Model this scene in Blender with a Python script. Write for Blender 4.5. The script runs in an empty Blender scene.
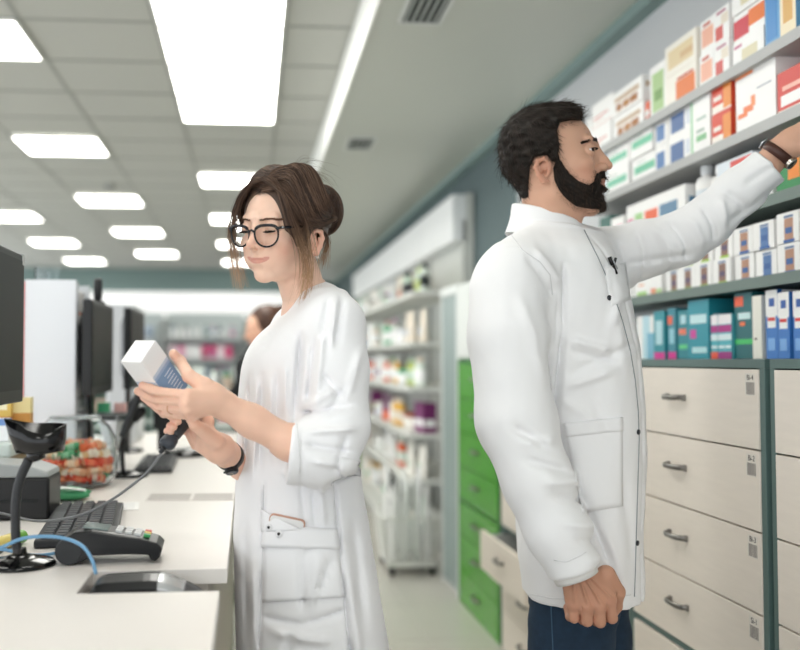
import bpy, math, random
import numpy as np
from mathutils import Vector, Matrix, Euler
PI = math.pi
rnd = random.Random(7)
SC = bpy.context.scene
COL = SC.collection
# ---------------------------------------------------------------- camera frame
HC = 1.26; FP = 930.0; CX = 325.0; CY = 325.0
YAW = math.atan(75/930); PIT = math.atan(35/930)
cF = Vector((math.sin(YAW)*math.cos(PIT), math.cos(YAW)*math.cos(PIT), math.sin(PIT)))
cR = Vector((math.cos(YAW), -math.sin(YAW), 0)); cU = cR.cross(cF)
def ray(u, v): return cF*FP + cR*(u-CX) + cU*(CY-v)
def WY(u, v, y): d = ray(u, v); t = y/d.y; return Vector((d.x*t, y, HC+d.z*t))
def WX(u, v, x): d = ray(u, v); t = x/d.x; return Vector((x, d.y*t, HC+d.z*t))
def WZ(u, v, z): d = ray(u, v); t = (z-HC)/d.z; return Vector((d.x*t, d.y*t, z))
# ---------------------------------------------------------------- materials
def srgb(h):
    if isinstance(h, str):
        h = h.lstrip('#'); c = [int(h[i:i+2], 16)/255 for i in (0, 2, 4)]
    else: c = list(h)
    return tuple(x/12.92 if x <= .04045 else ((x+.055)/1.055)**2.4 for x in c)+(1,)
_M = {}
def mat(name, col, rough=.5, metal=0, spec=.5, trans=0, ior=1.45, emit=None, es=0, bump=None, noise=None, sss=0, sheen=0, alpha=1, coat=0):
    if name in _M: return _M[name]
    m = bpy.data.materials.new(name); m.use_nodes = True; nt = m.node_tree
    b = nt.nodes['Principled BSDF']; I = b.inputs
    c = srgb(col); I['Base Color'].default_value = c
    I['Roughness'].default_value = rough; I['Metallic'].default_value = metal
    I['Specular IOR Level'].default_value = spec; I['Transmission Weight'].default_value = trans; I['IOR'].default_value = ior
    I['Alpha'].default_value = alpha; I['Coat Weight'].default_value = coat
    if sheen: I['Sheen Weight'].default_value = sheen
    if emit is not None:
        I['Emission Color'].default_value = srgb(emit); I['Emission Strength'].default_value = es
    if sss:
        I['Subsurface Weight'].default_value = sss; I['Subsurface Radius'].default_value = (1, .35, .2); I['Subsurface Scale'].default_value = .008
    tc = nt.nodes.new('ShaderNodeTexCoord')
    if noise:
        sc, amt = noise[:2]; st = noise[2] if len(noise) > 2 else (1, 1, 1)
        mp = nt.nodes.new('ShaderNodeMapping'); mp.inputs['Scale'].default_value = st
        nt.links.new(tc.outputs['Object'], mp.inputs['Vector'])
        n = nt.nodes.new('ShaderNodeTexNoise'); n.inputs['Scale'].default_value = sc; n.inputs['Detail'].default_value = 5
        nt.links.new(mp.outputs[0], n.inputs['Vector'])
        mx = nt.nodes.new('ShaderNodeMix'); mx.data_type = 'RGBA'
        mx.inputs['A'].default_value = tuple(x*(1-amt) for x in c[:3])+(1,); mx.inputs['B'].default_value = tuple(min(1, x*(1+amt)) for x in c[:3])+(1,)
        nt.links.new(n.outputs['Fac'], mx.inputs['Factor']); nt.links.new(mx.outputs['Result'], I['Base Color'])
    if bump:
        n = nt.nodes.new('ShaderNodeTexNoise'); n.inputs['Scale'].default_value = bump[0]; n.inputs['Detail'].default_value = 4
        nt.links.new(tc.outputs['Object'], n.inputs['Vector'])
        bp = nt.nodes.new('ShaderNodeBump'); bp.inputs['Strength'].default_value = bump[1]; bp.inputs['Distance'].default_value = bump[2] if len(bump) > 2 else .002
        nt.links.new(n.outputs['Fac'], bp.inputs['Height']); nt.links.new(bp.outputs[0], I['Normal'])
    _M[name] = m
    return m
def cmat(hexc, rough=.5, **k): return mat('plain_%s_%d' % (hexc.lstrip('#').lower(), int(rough*100)), hexc, rough, **k)
def vcmat(name, rough=.5, sss=0, spec=.5, bump=None, sheen=0):
    m = mat(name, '#ffffff', rough, spec=spec, sss=sss, bump=bump, sheen=sheen)
    nt = m.node_tree
    a = nt.nodes.new('ShaderNodeVertexColor'); a.layer_name = 'tint'
    nt.links.new(a.outputs['Color'], nt.nodes['Principled BSDF'].inputs['Base Color'])
    return m
# ---------------------------------------------------------------- objects
def tag(o, label=None, cat=None, group=None, kind=None):
    if label: o['label'] = label
    if cat: o['category'] = cat
    if group: o['group'] = group
    if kind: o['kind'] = kind
    return o
def empty(name, loc=(0, 0, 0), rz=0, label=None, cat=None, group=None, parent=None):
    o = bpy.data.objects.new(name, None); COL.objects.link(o); o.location = loc; o.rotation_euler = (0, 0, rz)
    o.empty_display_size = .05
    if parent: o.parent = parent
    return tag(o, label, cat, group)
def copy_tree(o, parent=None):
    c = o.copy(); COL.objects.link(c)
    if parent is not None: c.parent = parent
    for ch in o.children: copy_tree(ch, c)
    return c
class MB:
    def __init__(s): s.v = []; s.f = []; s.mi = []; s.T = Matrix.Identity(4)
    def at(s, loc=(0, 0, 0), rot=(0, 0, 0), sc=(1, 1, 1)):
        s.T = Matrix.LocRotScale(Vector(loc), Euler(rot), Vector(sc)); return s
    def add(s, vs, fs, mi=0):
        o = len(s.v); s.v += [tuple(s.T @ Vector(v)) for v in vs]; s.f += [tuple(i+o for i in f) for f in fs]; s.mi += [mi]*len(fs); return s
    def box(s, x0, x1, y0, y1, z0, z1, mi=0):
        return s.add([(x0, y0, z0), (x1, y0, z0), (x1, y1, z0), (x0, y1, z0), (x0, y0, z1), (x1, y0, z1), (x1, y1, z1), (x0, y1, z1)],
            [(3, 2, 1, 0), (4, 5, 6, 7), (0, 1, 5, 4), (1, 2, 6, 5), (2, 3, 7, 6), (3, 0, 4, 7)], mi)
    def prism(s, pts, z0, z1, mi=0):     # polygon in xy (ccw)
        n = len(pts)
        return s.add([(x, y, z0) for x, y in pts]+[(x, y, z1) for x, y in pts],
            [tuple(range(n-1, -1, -1)), tuple(range(n, 2*n))]+[(i, (i+1) % n, n+(i+1) % n, n+i) for i in range(n)], mi)
    def lathe(s, prof, n=24, mi=0):      # [(r,z)...] bottom to top
        vs = []; fs = []
        for r, z in prof: vs += [(r*math.cos(2*PI*i/n), r*math.sin(2*PI*i/n), z) for i in range(n)]
        for k in range(len(prof)-1):
            for i in range(n):
                j = (i+1) % n; fs.append((k*n+i, k*n+j, (k+1)*n+j, (k+1)*n+i))
        fs.append(tuple(range(n-1, -1, -1))); fs.append(tuple(range((len(prof)-1)*n, len(prof)*n)))
        return s.add(vs, fs, mi)
    def cyl(s, r, z0, z1, n=20, mi=0): return s.lathe([(r, z0), (r, z1)], n, mi)
    def tube(s, pts, r, n=8, mi=0, flat=1.0):
        pts = [Vector(p) for p in pts]; m = len(pts)
        rr = r if isinstance(r, (list, tuple)) else [r]*m
        t0 = (pts[1]-pts[0]).normalized(); ref = Vector((0, 0, 1)) if abs(t0.z) < .9 else Vector((1, 0, 0))
        nrm = (ref - t0*ref.dot(t0)).normalized(); vs = []; fs = []
        for k in range(m):
            t = (pts[min(k+1, m-1)]-pts[max(k-1, 0)]).normalized()
            nrm = (nrm - t*nrm.dot(t)).normalized(); b = t.cross(nrm)
            for i in range(n):
                a = 2*PI*i/n; vs.append(tuple(pts[k]+(nrm*math.cos(a)*flat+b*math.sin(a))*rr[k]))
        for k in range(m-1):
            for i in range(n):
                j = (i+1) % n; fs.append((k*n+i, k*n+j, (k+1)*n+j, (k+1)*n+i))
        fs.append(tuple(range(n-1, -1, -1))); fs.append(tuple(range((m-1)*n, m*n)))
        return s.add(vs, fs, mi)
    def sweep(s, rings, mi=0, closed_ring=True, cap=True):
        n = len(rings[0]); vs = [tuple(p) for r in rings for p in r]; fs = []
        for k in range(len(rings)-1):
            for i in range(n if closed_ring else n-1):
                j = (i+1) % n; fs.append((k*n+i, k*n+j, (k+1)*n+j, (k+1)*n+i))
        if cap and closed_ring: fs.append(tuple(range(n-1, -1, -1))); fs.append(tuple(range((len(rings)-1)*n, len(rings)*n)))
        return s.add(vs, fs, mi)
    def build(s, name, mats, parent=None, bevel=0, smooth=False, loc=None, rz=0, solid=0, sub=0, seg=2):
        me = bpy.data.meshes.new(name); me.from_pydata(s.v, [], s.f)
        for m in (mats if isinstance(mats, (list, tuple)) else [mats]): me.materials.append(m)
        me.polygons.foreach_set('material_index', s.mi)
        if smooth: me.polygons.foreach_set('use_smooth', [True]*len(s.f))
        me.update(); me.validate()
        o = bpy.data.objects.new(name, me); COL.objects.link(o)
        if parent: o.parent = parent
        if loc is not None: o.location = loc
        o.rotation_euler.z = rz
        if solid:
            d = o.modifiers.new('solid', 'SOLIDIFY'); d.thickness = solid; d.offset = 0
        if sub:
            d = o.modifiers.new('sub', 'SUBSURF'); d.levels = sub; d.render_levels = sub
        if bevel:
            d = o.modifiers.new('bev', 'BEVEL'); d.width = bevel; d.segments = seg; d.limit_method = 'ANGLE'; d.angle_limit = .6
            d.harden_normals = False
        return o
def spline(pts, n=8):
    """Catmull-Rom through points"""
    P = [Vector(p) for p in pts]; P = [P[0]*2-P[1]]+P+[P[-1]*2-P[-2]]; out = []
    for i in range(1, len(P)-2):
        for k in range(n):
            t = k/n; a, b, c, d = P[i-1], P[i], P[i+1], P[i+2]
            out.append(.5*((2*b)+(c-a)*t+(2*a-5*b+4*c-d)*t*t+(3*b-a-3*c+d)*t**3))
    out.append(P[-2]); return out
def text_obj(name, body, size, m, parent, loc, rot, extrude=.0003, align='CENTER'):
    cu = bpy.data.curves.new(name, 'FONT'); cu.body = body; cu.size = size; cu.extrude = extrude; cu.align_x = align; cu.align_y = 'CENTER'
    o = bpy.data.objects.new(name, cu); COL.objects.link(o); dg = bpy.context.evaluated_depsgraph_get()
    me = bpy.data.meshes.new_from_object(o.evaluated_get(dg)); bpy.data.objects.remove(o)
    o = bpy.data.objects.new(name, me); me.materials.clear(); me.materials.append(m); COL.objects.link(o)
    o.parent = parent; o.location = loc; o.rotation_euler = rot
    return o
ORD = ['first', 'second', 'third', 'fourth', 'fifth', 'sixth', 'seventh', 'eighth', 'ninth', 'tenth', 'eleventh', 'twelfth', 'thirteenth', 'fourteenth', 'fifteenth', 'sixteenth', 'seventeenth', 'eighteenth', 'nineteenth', 'twentieth', 'twenty-first', 'twenty-second', 'twenty-third', 'twenty-fourth', 'twenty-fifth', 'twenty-sixth', 'twenty-seventh', 'twenty-eighth', 'twenty-ninth', 'thirtieth']
# ================================================================ ROOM
M_wall = mat('wall_paint', '#c9cbcd', .8); M_teal = mat('teal_paint', '#839895', .75)
M_ceil = mat('ceiling_tile', '#b9bab4', .9, bump=(300, .2, .002)); M_soff = mat('soffit_paint', '#c6c9c0', .42)
M_grid = mat('ceiling_grid', '#9b9c97', .6); M_white = mat('white_laminate', '#f0eeeb', .35)
M_lam = mat('drawer_laminate', '#eee5da', .42, noise=(9, .05, (1, 1, 8)), bump=(120, .15, .0008))
M_tedge = mat('teal_edge', '#5b7370', .45, noise=(40, .15, (1, 6, 1)))
M_dark = mat('dark_gap', '#15191a', .7); M_black = mat('black_plastic', '#0f0f11', .38); M_black2 = mat('dark_grey_plastic', '#26282b', .45)
M_gloss = mat('glossy_black', '#08080a', .12); M_chrome = mat('brushed_steel', '#b9bcc0', .28, metal=1); M_grey = mat('grey_metal', '#8f9799', .5)
M_lamp = mat('lamp_diffuser', '#ffffff', .5, emit='#fffdf6', es=7)
M_green = mat('green_lacquer', '#51a32f', .25, noise=(3, .06)); M_clear = mat('clear_plastic', '#f4f8fa', .06, trans=1, ior=1.3)
ZT = 2.82; ZS = 2.604; YF = 16.0; YB = -3.0; XL = -4.6; XR = 1.5
def struct(o): o['kind'] = 'structure'; return o
M_floor = mat('floor_tile', '#c9c6bd', .22, noise=(2.2, .05), coat=.2)
struct(MB().box(XL, XR+.1, YB, YF, -.1, 0).build('floor', M_floor))
g = MB()
for k in range(11): g.box(XL+.6*k-.003, XL+.6*k+.003, YB, YF, 0, .0006)
for k in range(32): g.box(XL, XR, YB+.6*k-.003, YB+.6*k+.003, 0, .0006)
struct(g.build('trim_1', mat('floor_grout', '#b0ada5', .6)))
struct(MB().box(XL, .485, YB, YF, ZT, ZT+.1).build('ceiling', M_ceil))
TX0 = -.445; TP = .585
g = MB()
k = -8
for k in range(-7, 2):
    x = TX0+.61*k
    if x > XL: g.box(x-.009, x+.009, YB, YF, ZT-.004, ZT)
for k in range(-12, 21):
    y = 4.29+TP*k
    if YB < y < YF: g.box(XL, .485, y-.009, y+.009, ZT-.0045, ZT)
struct(g.build('trim_2', M_grid))
struct(MB().box(.485, XR, YB, YF, ZS, ZT+.1).build('ceiling', M_soff))
struct(MB().box(.476, .485, YB, YF, ZS-.004, ZT).build('trim_3', mat('cove_edge', '#f2f3ef', .5)))
struct(MB().box(1.44, XR, YB, YF, ZS-.045, ZS).build('trim_4', M_teal))
# right wall (light behind the shelving, teal further in)
struct(MB().box(XR, XR+.1, YB, 5.1, 0, ZT+.1).build('wall_right', M_wall))
struct(MB().box(XR, XR+.1, 5.1, YF, 0, ZT+.1).build('wall_right', mat('teal_paint_deep', '#5c6c6e', .75)))
struct(MB().box(XL, XR+.1, YF, YF+.1, 0, ZT+.1).build('wall_back', M_teal))
struct(MB().box(XL, XR+.1, YF-.02, YF, 1.96, 2.42).build('trim_5', mat('white_fascia_glow', '#f3f2f1', .6, emit='#fbfaf8', es=.42)))  # faint glow added to brighten the white band; no known lamp behind it
# left and street side: unseen shop windows, added as open frames to admit daylight
def shopfront(n, horizontal_x, a0, a1, c):
    f = MB(); gl = MB(); k = 0; N = max(1, round((a1-a0)/1.9)); st = (a1-a0)/N
    def bx(m, p0, p1, z0, z1, t):
        if horizontal_x: m.box(p0, p1, c-t, c+t, z0, z1)
        else: m.box(c-t, c+t, p0, p1, z0, z1)
    for i in range(N+1): bx(f, max(a0, a0+st*i-.03), min(a1, a0+st*i+.03), 0, ZT, .03)
    for i in range(N):
        for z in (0, 2.74): bx(f, a0+st*i+.03, a0+st*(i+1)-.03, z, z+.08, .03)
    return struct(f.build('window_%d' % n, mat('window_frame_grey', '#6d7476', .5)))
shopfront(1, False, YB, YF, XL-.03)
shopfront(2, True, XL, XR+.1, YB-.03)
# ---------------------------------------------------------------- ceiling lamps
def ceiling_lamp():
    e = empty('ceiling_light')
    w, d = .59, .565
    MB().box(-w/2+.012, w/2-.012, -d/2+.012, d/2-.012, -.012, -.006).build('diffuser', M_lamp, e)
    f = MB()
    for a in ((-w/2, w/2, -d/2, -d/2+.012), (-w/2, w/2, d/2-.012, d/2), (-w/2, -w/2+.012, -d/2, d/2), (w/2-.012, w/2, -d/2, d/2)): f.box(*a, -.014, 0)
    f.build('lamp_frame', mat('lamp_frame_white', '#e9e9e6', .5), e)
    return e
lamp0 = ceiling_lamp(); lamp_used = False
def put_lamp(x0, y0, label, grp):
    global lamp_used
    o = copy_tree(lamp0) if lamp_used else lamp0; lamp_used = True
    o.location = (x0+.305, y0+TP/2, ZT-.004); tag(o, label, 'ceiling light', grp)
cn = ['nearest', 'second', 'third', 'fourth']
for i, y in enumerate([4.29-TP, 4.29, 4.29+TP, 4.29+2*TP]):
    put_lamp(TX0, y, 'white square lamp panel, %s from the top of the bright block of four' % ['first', 'second', 'third', 'fourth'][i], 'panels of the big ceiling light block')
for i, y in enumerate([7.72, 9.95, 12.2, 14.5]):
    put_lamp(TX0, y, 'square ceiling lamp behind the woman\'s head, %s one beyond the big block' % ORD[i], 'single lamps beyond the block')
for i, y in enumerate([4.27, 6.52, 8.84, 11.1, 13.4]):
    put_lamp(TX0-.61*2, y, 'square ceiling lamp in the row left of the big block, %s from the near end' % ORD[i], 'lamps in the middle left row')
for i, y in enumerate([9.95, 12.2, 14.5]):
    put_lamp(TX0-.61*4, y, 'square ceiling lamp in the far left row, %s from the near end' % ORD[i], 'lamps in the far left row')
for y in (-1.9, .2, 1.8): put_lamp(TX0, y, 'square ceiling lamp over the counter, outside the picture', 'lamps nearer than the picture')
for y in (-.8, 1.95): put_lamp(TX0-1.22, y, 'square ceiling lamp over the customer side, outside the picture', 'lamps over the customer side')
for y in (3.2, 5.5, 7.7): put_lamp(TX0-2.44, y, 'square ceiling lamp of the far left row, outside the picture', 'lamps of the far left row beside the picture')
def vent(x0, x1, y0, y1, label):
    e = empty('ceiling_vent', ((x0+x1)/2, (y0+y1)/2, ZS), 0, label, 'air vent', 'ceiling vents in the soffit')
    w, d = (x1-x0)/2, (y1-y0)/2
    MB().box(-w+.012, w-.012, -d+.012, d-.012, -.003, 0).build('vent_duct', M_dark, e)
    f = MB()
    for a in ((-w, w, -d, -d+.014), (-w, w, d-.014, d), (-w, -w+.014, -d, d), (w-.014, w, -d, d)): f.box(*a, -.008, 0)
    f.build('vent_frame', mat('vent_white', '#dcdedb', .5), e)
    s = MB(); n = 5
    for i in range(n):
        x = -w+.014+(2*w-.028)*(i+.5)/n; s.box(x-.006, x+.004, -d+.014, d-.014, -.007, -.003)
    s.build('vent_slats', mat('vent_slat_grey', '#a9aeaa', .5), e)
vent(.58, .755, 3.28, 3.62, 'slatted air vent at the top edge, nearer of the two')
vent(.59, .765, 5.52, 5.84, 'small slatted air vent further along the soffit')
s = empty('smoke_detector', (-1.25, 8.35, ZT), 0, 'small round smoke detector on the tiled ceiling', 'smoke detector')
MB().lathe([(.02, -.045), (.045, -.035), (.055, -.012), (.055, 0)]).build('detector_body', mat('detector_grey', '#9a9b98', .6), s)
# ---------------------------------------------------------------- drawer cabinets on the right
def handle(parent, y, z, x):
    h = MB(); pts = [(0, -.047, .0), (-.016, -.042, .001), (-.022, -.02, 0), (-.022, .02, 0), (-.016, .042, -.001), (0, .047, 0)]
    h.tube(spline([Vector(p) for p in pts], 4), .0042, 8, flat=1.7)
    for yy in (-.046, .046): h.box(-.006, .0, yy-.006, yy+.006, -.008, .008)
    return h.build('handle', mat('handle_steel', '#8d8a86', .3, metal=1), parent, smooth=False, bevel=.001, loc=(x, y, z))
XC = 1.10; ZC = 1.262; NR = 7; RH = (ZC-.02)/NR
CODES = ['Bi-4', 'Bi-2', 'Bi-3', 'Si-1', 'Si-2', 'Si-3', 'Si-4']
M_print = mat('black_print', '#3a3635', .7); M_stick = mat('sticker_white', '#e8e2d9', .6)
def cabinet(y0, y1, label, front, carc, stickers=False, open_row=None, hcol=None, depth=.39, skip=()):
    e = empty('drawer_cabinet', (XC, (y0+y1)/2, 0), 0, label, 'drawer cabinet', 'drawer cabinets along the right wall')
    w = (y1-y0)/2
    c = MB()
    c.box(.003, depth, -w, -w+.02, 0, ZC-.02); c.box(.003, depth, w-.02, w, 0, ZC-.02)
    c.box(.003, depth, -w, w, ZC-.02, ZC); c.box(.02, depth, -w+.02, w-.02, 0, .02); c.box(depth-.01, depth, -w+.02, w-.02, .02, ZC-.02)
    c.box(.006, .3, -w+.02, w-.02, ZC-.02-RH*4-.009, ZC-.02-RH*4+.009)
    c.build('carcass', carc, e, bevel=.001)
    for r in range(NR):
        z1 = ZC-.02-RH*r-.003; z0 = z1-RH+.004
        if r == 3: z0 += .009
        if r == 4: z1 -= .009
        dx = -.095 if r == open_row else 0
        d = MB().box(dx, dx+.018, -w+.0215, w-.0215, z0, z1)
        d.build('drawer_front', front, e, bevel=.0012)
        dr = e.children[-1] if False else [o for o in e.children][-1]
        bx = MB(); bx.box(dx+.018, dx+.32, -w+.03, -w+.042, z0+.01, z1-.02); bx.box(dx+.018, dx+.32, w-.042, w-.03, z0+.01, z1-.02)
        bx.box(dx+.018, dx+.32, -w+.042, w-.042, z0+.01, z0+.016); bx.box(dx+.31, dx+.32, -w+.042, w-.042, z0+.016, z1-.02)
        bx.build('drawer_box', cmat('#c9cbc9', .5), dr)
        handle(dr, 0.05 if stickers else 0, (z0+z1)/2+.012, dx)
        if stickers:
            st = MB(); yb = -w+.0215+.012
            st.box(dx-.0004, dx, yb, yb+.040, z1-.058, z1-.008, 0)
            q = yb+.002; rr = random.Random(r)
            while q < yb+.036:
                t = rr.choice([.0005, .0007, .001]); st.box(dx-.0007, dx-.0004, q, q+t, z1-.055, z1-.028, 1); q += t+rr.choice([.001, .0014])
            so = st.build('barcode_sticker', [M_stick, mat('barcode_grey', '#8b8683', .7)], dr)
            text_obj('sticker_code', CODES[r], .017, M_print, so, (dx-.0006, yb+.019, z1-.018), (PI/2, 0, -PI/2), extrude=.0002)
    return e
cabinet(1.02, 1.90, 'cream drawer cabinet at the right edge of the picture', M_lam, M_tedge, True)
cabinet(1.94-.02, 2.64, 'cream drawer cabinet with barcode stickers beside the man\'s coat', M_lam, M_tedge, True)
cabinet(2.645, 3.345, 'cream drawer cabinet hidden behind the man\'s coat', M_lam, M_tedge)
cabinet(3.35, 4.05, 'cream drawer cabinet with one drawer pulled open behind the man\'s hand', M_lam, M_tedge, open_row=4)
cabinet(4.07, 4.88, 'green drawer cabinet with seven drawers in the background', M_green, mat('green_edge', '#2f7a2c', .4))
# upper white cabinet above the green one
e = empty('upper_cabinet', (XC, 4.475, ZC), 0, 'pale cabinet standing on the green drawer cabinet', 'cabinet')
MB().box(.02, .39, -.405, .405, .0, .40).build('carcass', cmat('#d5dad6', .5), e, bevel=.002)
MB().box(0, .018, -.4, .0-.002, .01, .39).build('door', cmat('#dfe3e0', .4), e, bevel=.002)
MB().box(0, .018, .002, .4, .01, .39).build('door', cmat('#dfe3e0', .4), e, bevel=.002)
e = empty('tall_cabinet', (XC, 5.095, 0), 0, 'tall grey cabinet with a narrow door left of the green drawers', 'cabinet')
MB().box(.02, .39, -.21, .21, 0, 1.665).box(.0, .02, -.21, -.185, 0, 1.665).box(0, .02, .185, .21, 0, 1.665).box(0, .02, -.185, .185, 1.62, 1.665).build('carcass', cmat('#e2e6e4', .5), e, bevel=.002)
MB().box(.006, .02, -.18, .18, .03, 1.615).build('door', mat('grey_green_panel', '#94a4a2', .35), e, bevel=.003)
# ---------------------------------------------------------------- counter
ZW = .90; YN = 1.475; YR = 1.63; XN = -.266; XE = -.038; XW = -1.15; YE = 4.68; YS = .55
def slots(pts): return pts
outline = [(XW, YS), (XE-.008, YS), (XE-.008, YN), (XN, YN), (XN, YR), (XE, YR), (XE, YE), (XW, YE)]
e = empty('service_counter', (0, 0, 0), 0, 'long pale laminate service counter with notched worktop', 'counter')
M_cnt = mat('counter_laminate', '#e9e4df', .33, noise=(14, .015))
MB().prism(outline, ZW-.026, ZW).build('worktop', M_cnt, e, bevel=.0015)
inner = [(XW+.02, YS+.02), (XE-.05, YS+.02), (XE-.05, YN-.02), (XN-.02, YN-.02), (XN-.02, YR+.02), (XE-.035, YR+.02), (XE-.035, YE-.02), (XW+.02, YE-.02)]
MB().prism(inner, 0, ZW-.026).build('base_cabinet', cmat('#b9b2aa', .5), e)
MB().box(XN-.02, XE-.04, YN-.02, YR+.02, .80, .84).build('notch_shelf', cmat('#d8d2cb', .5), e)
for (x0, x1) in ((-.262, -.155), (-.145, -.045)):   # two long cable slots, recessed trays
    f = MB(); y0, y1 = 2.42, 2.53
    f.box(x0, x1, y0, y1, ZW+.0002, ZW+.0010, 0)
    for a in ((x0-.004, x1+.004, y0-.004, y0), (x0-.004, x1+.004, y1, y1+.004), (x0-.004, x0, y0, y1), (x1, x1+.004, y0, y1)): f.box(*a, ZW, ZW+.002, 1)
    f.build('cable_slot', [cmat('#b4aea9', .5), cmat('#d9d4cf', .4)], e)
# ================================================================ PRODUCTS
def pmat(h): return cmat(h, .42)
def carton(w, d, h, base, prints=(), label=None, cat='box', group=None, loc=(0, 0, 0), rz=0, name='carton'):
    """box whose printed front looks to -x; prints are (y0,y1,z0,z1,colour) fractions seen from the front, left to right"""
    mats = [pmat(base)]; m = MB().box(0, d, -w/2, w/2, 0, h, 0)
    for p in prints:
        y0, y1, z0, z1, c = p
        mats.append(pmat(c)); k = len(mats)-1
        m.box(-.0003*k, 0, w/2-w*y1, w/2-w*y0, h*z0, h*z1, k)
        if y1 > .85: m.box(d*.1, d*.9, -w/2-.0003*k, -w/2, h*z0, h*z1, k)
    o = m.build(name, mats, None, loc=loc, rz=rz)
    # tuck flaps on the top
    f = MB().box(d*.04, d*.5, -w/2+.002, w/2-.002, h, h+.0005).build('lid_flap', mats[0], o)
    return tag(o, label, cat, group)
def bottle(h, r, body, capc, labc, label=None, group=None, loc=(0, 0, 0), name='bottle', cat='bottle', flat=.8):
    o = MB().at(sc=(flat, 1, 1)).lathe([(r*.9, 0), (r, h*.03), (r, h*.68), (r*.85, h*.76), (r*.4, h*.81), (r*.36, h*.84)], 20).build(name, pmat(body), None, smooth=True, loc=loc)
    MB().lathe([(r*.46, h*.83), (r*.46, h*.98), (r*.4, h)], 16).build('cap', pmat(capc), o)
    MB().at(sc=(flat, 1, 1)).lathe([(r*1.012, h*.18), (r*1.012, h*.55)], 20).build('bottle_label', pmat(labc), o)
    return tag(o, label, cat, group)
# ---- shelving on the right wall
XS = 1.30
SZ = [WX(800, v, XS).z for v in (27, 105, 186, 271)]
e = empty('wall_shelving', (XS, 2.3, ZC), 0, 'four grey wall shelves above the cream drawer cabinets', 'shelving')
YA, YZ_ = 1.0, 3.62
for k, z in enumerate(SZ):
    MB().box(0, .19, YA-2.3, YZ_-2.3, z-ZC-.024, z-ZC).box(-.003, 0, YA-2.3, YZ_-2.3, z-ZC-.026, z-ZC+.003).build('shelf', mat('shelf_grey', '#b2b3b2', .45) if k < 2 else mat('shelf_teal', '#6c7d77', .45), e)
for yy in (YA, 1.9, 2.75, YZ_):
    MB().box(.17, .19, yy-2.3-.012, yy-2.3+.012, 0, SZ[0]-ZC+.2).build('upright', mat('upright_grey', '#aaadad', .5), e)
XB = XS+.012
def uy(u, x=XB): return WX(u, 300, x).y
DESC = ['top', 'second', 'third', 'fourth']
def row(shelf, items):
    z0 = (ZC if shelf == 4 else SZ[shelf])+.0012
    place = 'on the drawer cabinets' if shelf == 4 else '%s wall shelf' % DESC[shelf]
    grp = 'cartons on the drawer cabinets' if shelf == 4 else 'cartons on the %s wall shelf' % DESC[shelf]
    for n, it in enumerate(items):
        u0, u1, stack, h, base, prints, desc = it
        ya, yb = uy(u1), uy(u0); w = (ya-yb); w = abs(yb-ya)-.004
        for s in range(stack):
            pos = '%s from left' % ORD[n]
            st = '' if stack == 1 else (', bottom of stack' if s == 0 else (', top of stack' if s == stack-1 else ', middle of stack'))
            lab = '%s%s %s, %s%s' % (desc, '' if shelf == 4 else ',', place, pos, st)
            d = .115+.01*((n*7) % 4)
            if desc.endswith('bottle'):
                bottle(h, min(w/2, .04), base, prints[0][4], prints[1][4], lab, grp, (XB+.045, (ya+yb)/2, z0))
            else:
                jit = rnd.uniform(-.006, .006)
                carton(w, d, h-.001, base, prints if not callable(prints) else prints(s), lab, 'box', grp, (XB+.006+jit, (ya+yb)/2, z0+s*(h+.0006)), rnd.uniform(-.02, .02) if w < .08 and stack == 1 else 0)
W = '#f6f5f3'
row(0, [
 (560, 578, 2, .085, '#eeeeee', [(.1, .8, .3, .5, '#b9c6d2')], 'white carton with pale blue lettering bar'),
 (579, 591, 1, .15, W, [(.2, .8, .5, .7, '#c9d2c4')], 'white carton with grey-green bar'),
 (592, 613, 2, .095, W, [(.1, .8, .38, .44, '#d98b84'), (.1, .55, .25, .29, '#e4b2a8'), (0, 1, .02, .05, '#e2b9ae')], 'white carton with thin red lettering'),
 (614, 645, 2, .085, W, [(.1, .9, .55, .75, '#c3a98c'), (.15, .33, .15, .45, '#a86a2f'), (.38, .58, .15, .45, '#b5793c'), (.62, .85, .15, .45, '#a86a2f')], 'white carton with brown pictures'),
 (646, 650, 1, .07, '#e8663f', [(0, 1, .3, .6, W)], 'slim orange carton'),
 (651, 667, 1, .17, W, [(.15, .9, .1, .85, '#a9c98c'), (.3, .8, .3, .5, '#6f9a55')], 'tall white and green carton'),
 (668, 700, 2, .098, '#f4efe4', lambda s: [(.35, .95, .1, .7, '#e2752f'), (.4, .9, .72, .8, '#c24e2d')] if s == 0 else [(.1, .9, .2, .8, '#e3cfa6'), (.5, .9, .35, .55, '#d7b68a')], 'cream carton with warm print'),
 (701, 716, 2, .1, W, [(.1, .9, .2, .75, '#efb39b'), (.2, .7, .8, .9, '#c76f62')], 'white carton with peach print'),
 (717, 733, 2, .098, W, [(.1, .6, .1, .5, '#cf5b57'), (.5, .95, .5, .8, '#e6dccc'), (.2, .8, .85, .92, '#b56d86')], 'white carton with red berry print'),
 (734, 766, 3, .074, W, lambda s: ([(.3, .8, .2, .6, '#dfd7b8'), (.05, .3, .75, .85, '#c06b8d')] if s != 1 else [(0, .5, .1, .8, '#cf4352'), (.5, 1, .3, .9, '#e97b3d')]), 'white carton with fruit print'),
 (768, 800, 1, .205, '#6fa7d3', [(.5, 1, 0, 1, '#f1e3c4'), (.6, .9, .2, .6, '#dcae6a'), (.05, .4, .1, .9, '#4f8fca')], 'blue and cream pack'),
 (802, 838, 1, .18, '#f0e9d8', [(.1, .9, .3, .6, '#d6a14b')], 'cream pack')])
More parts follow.
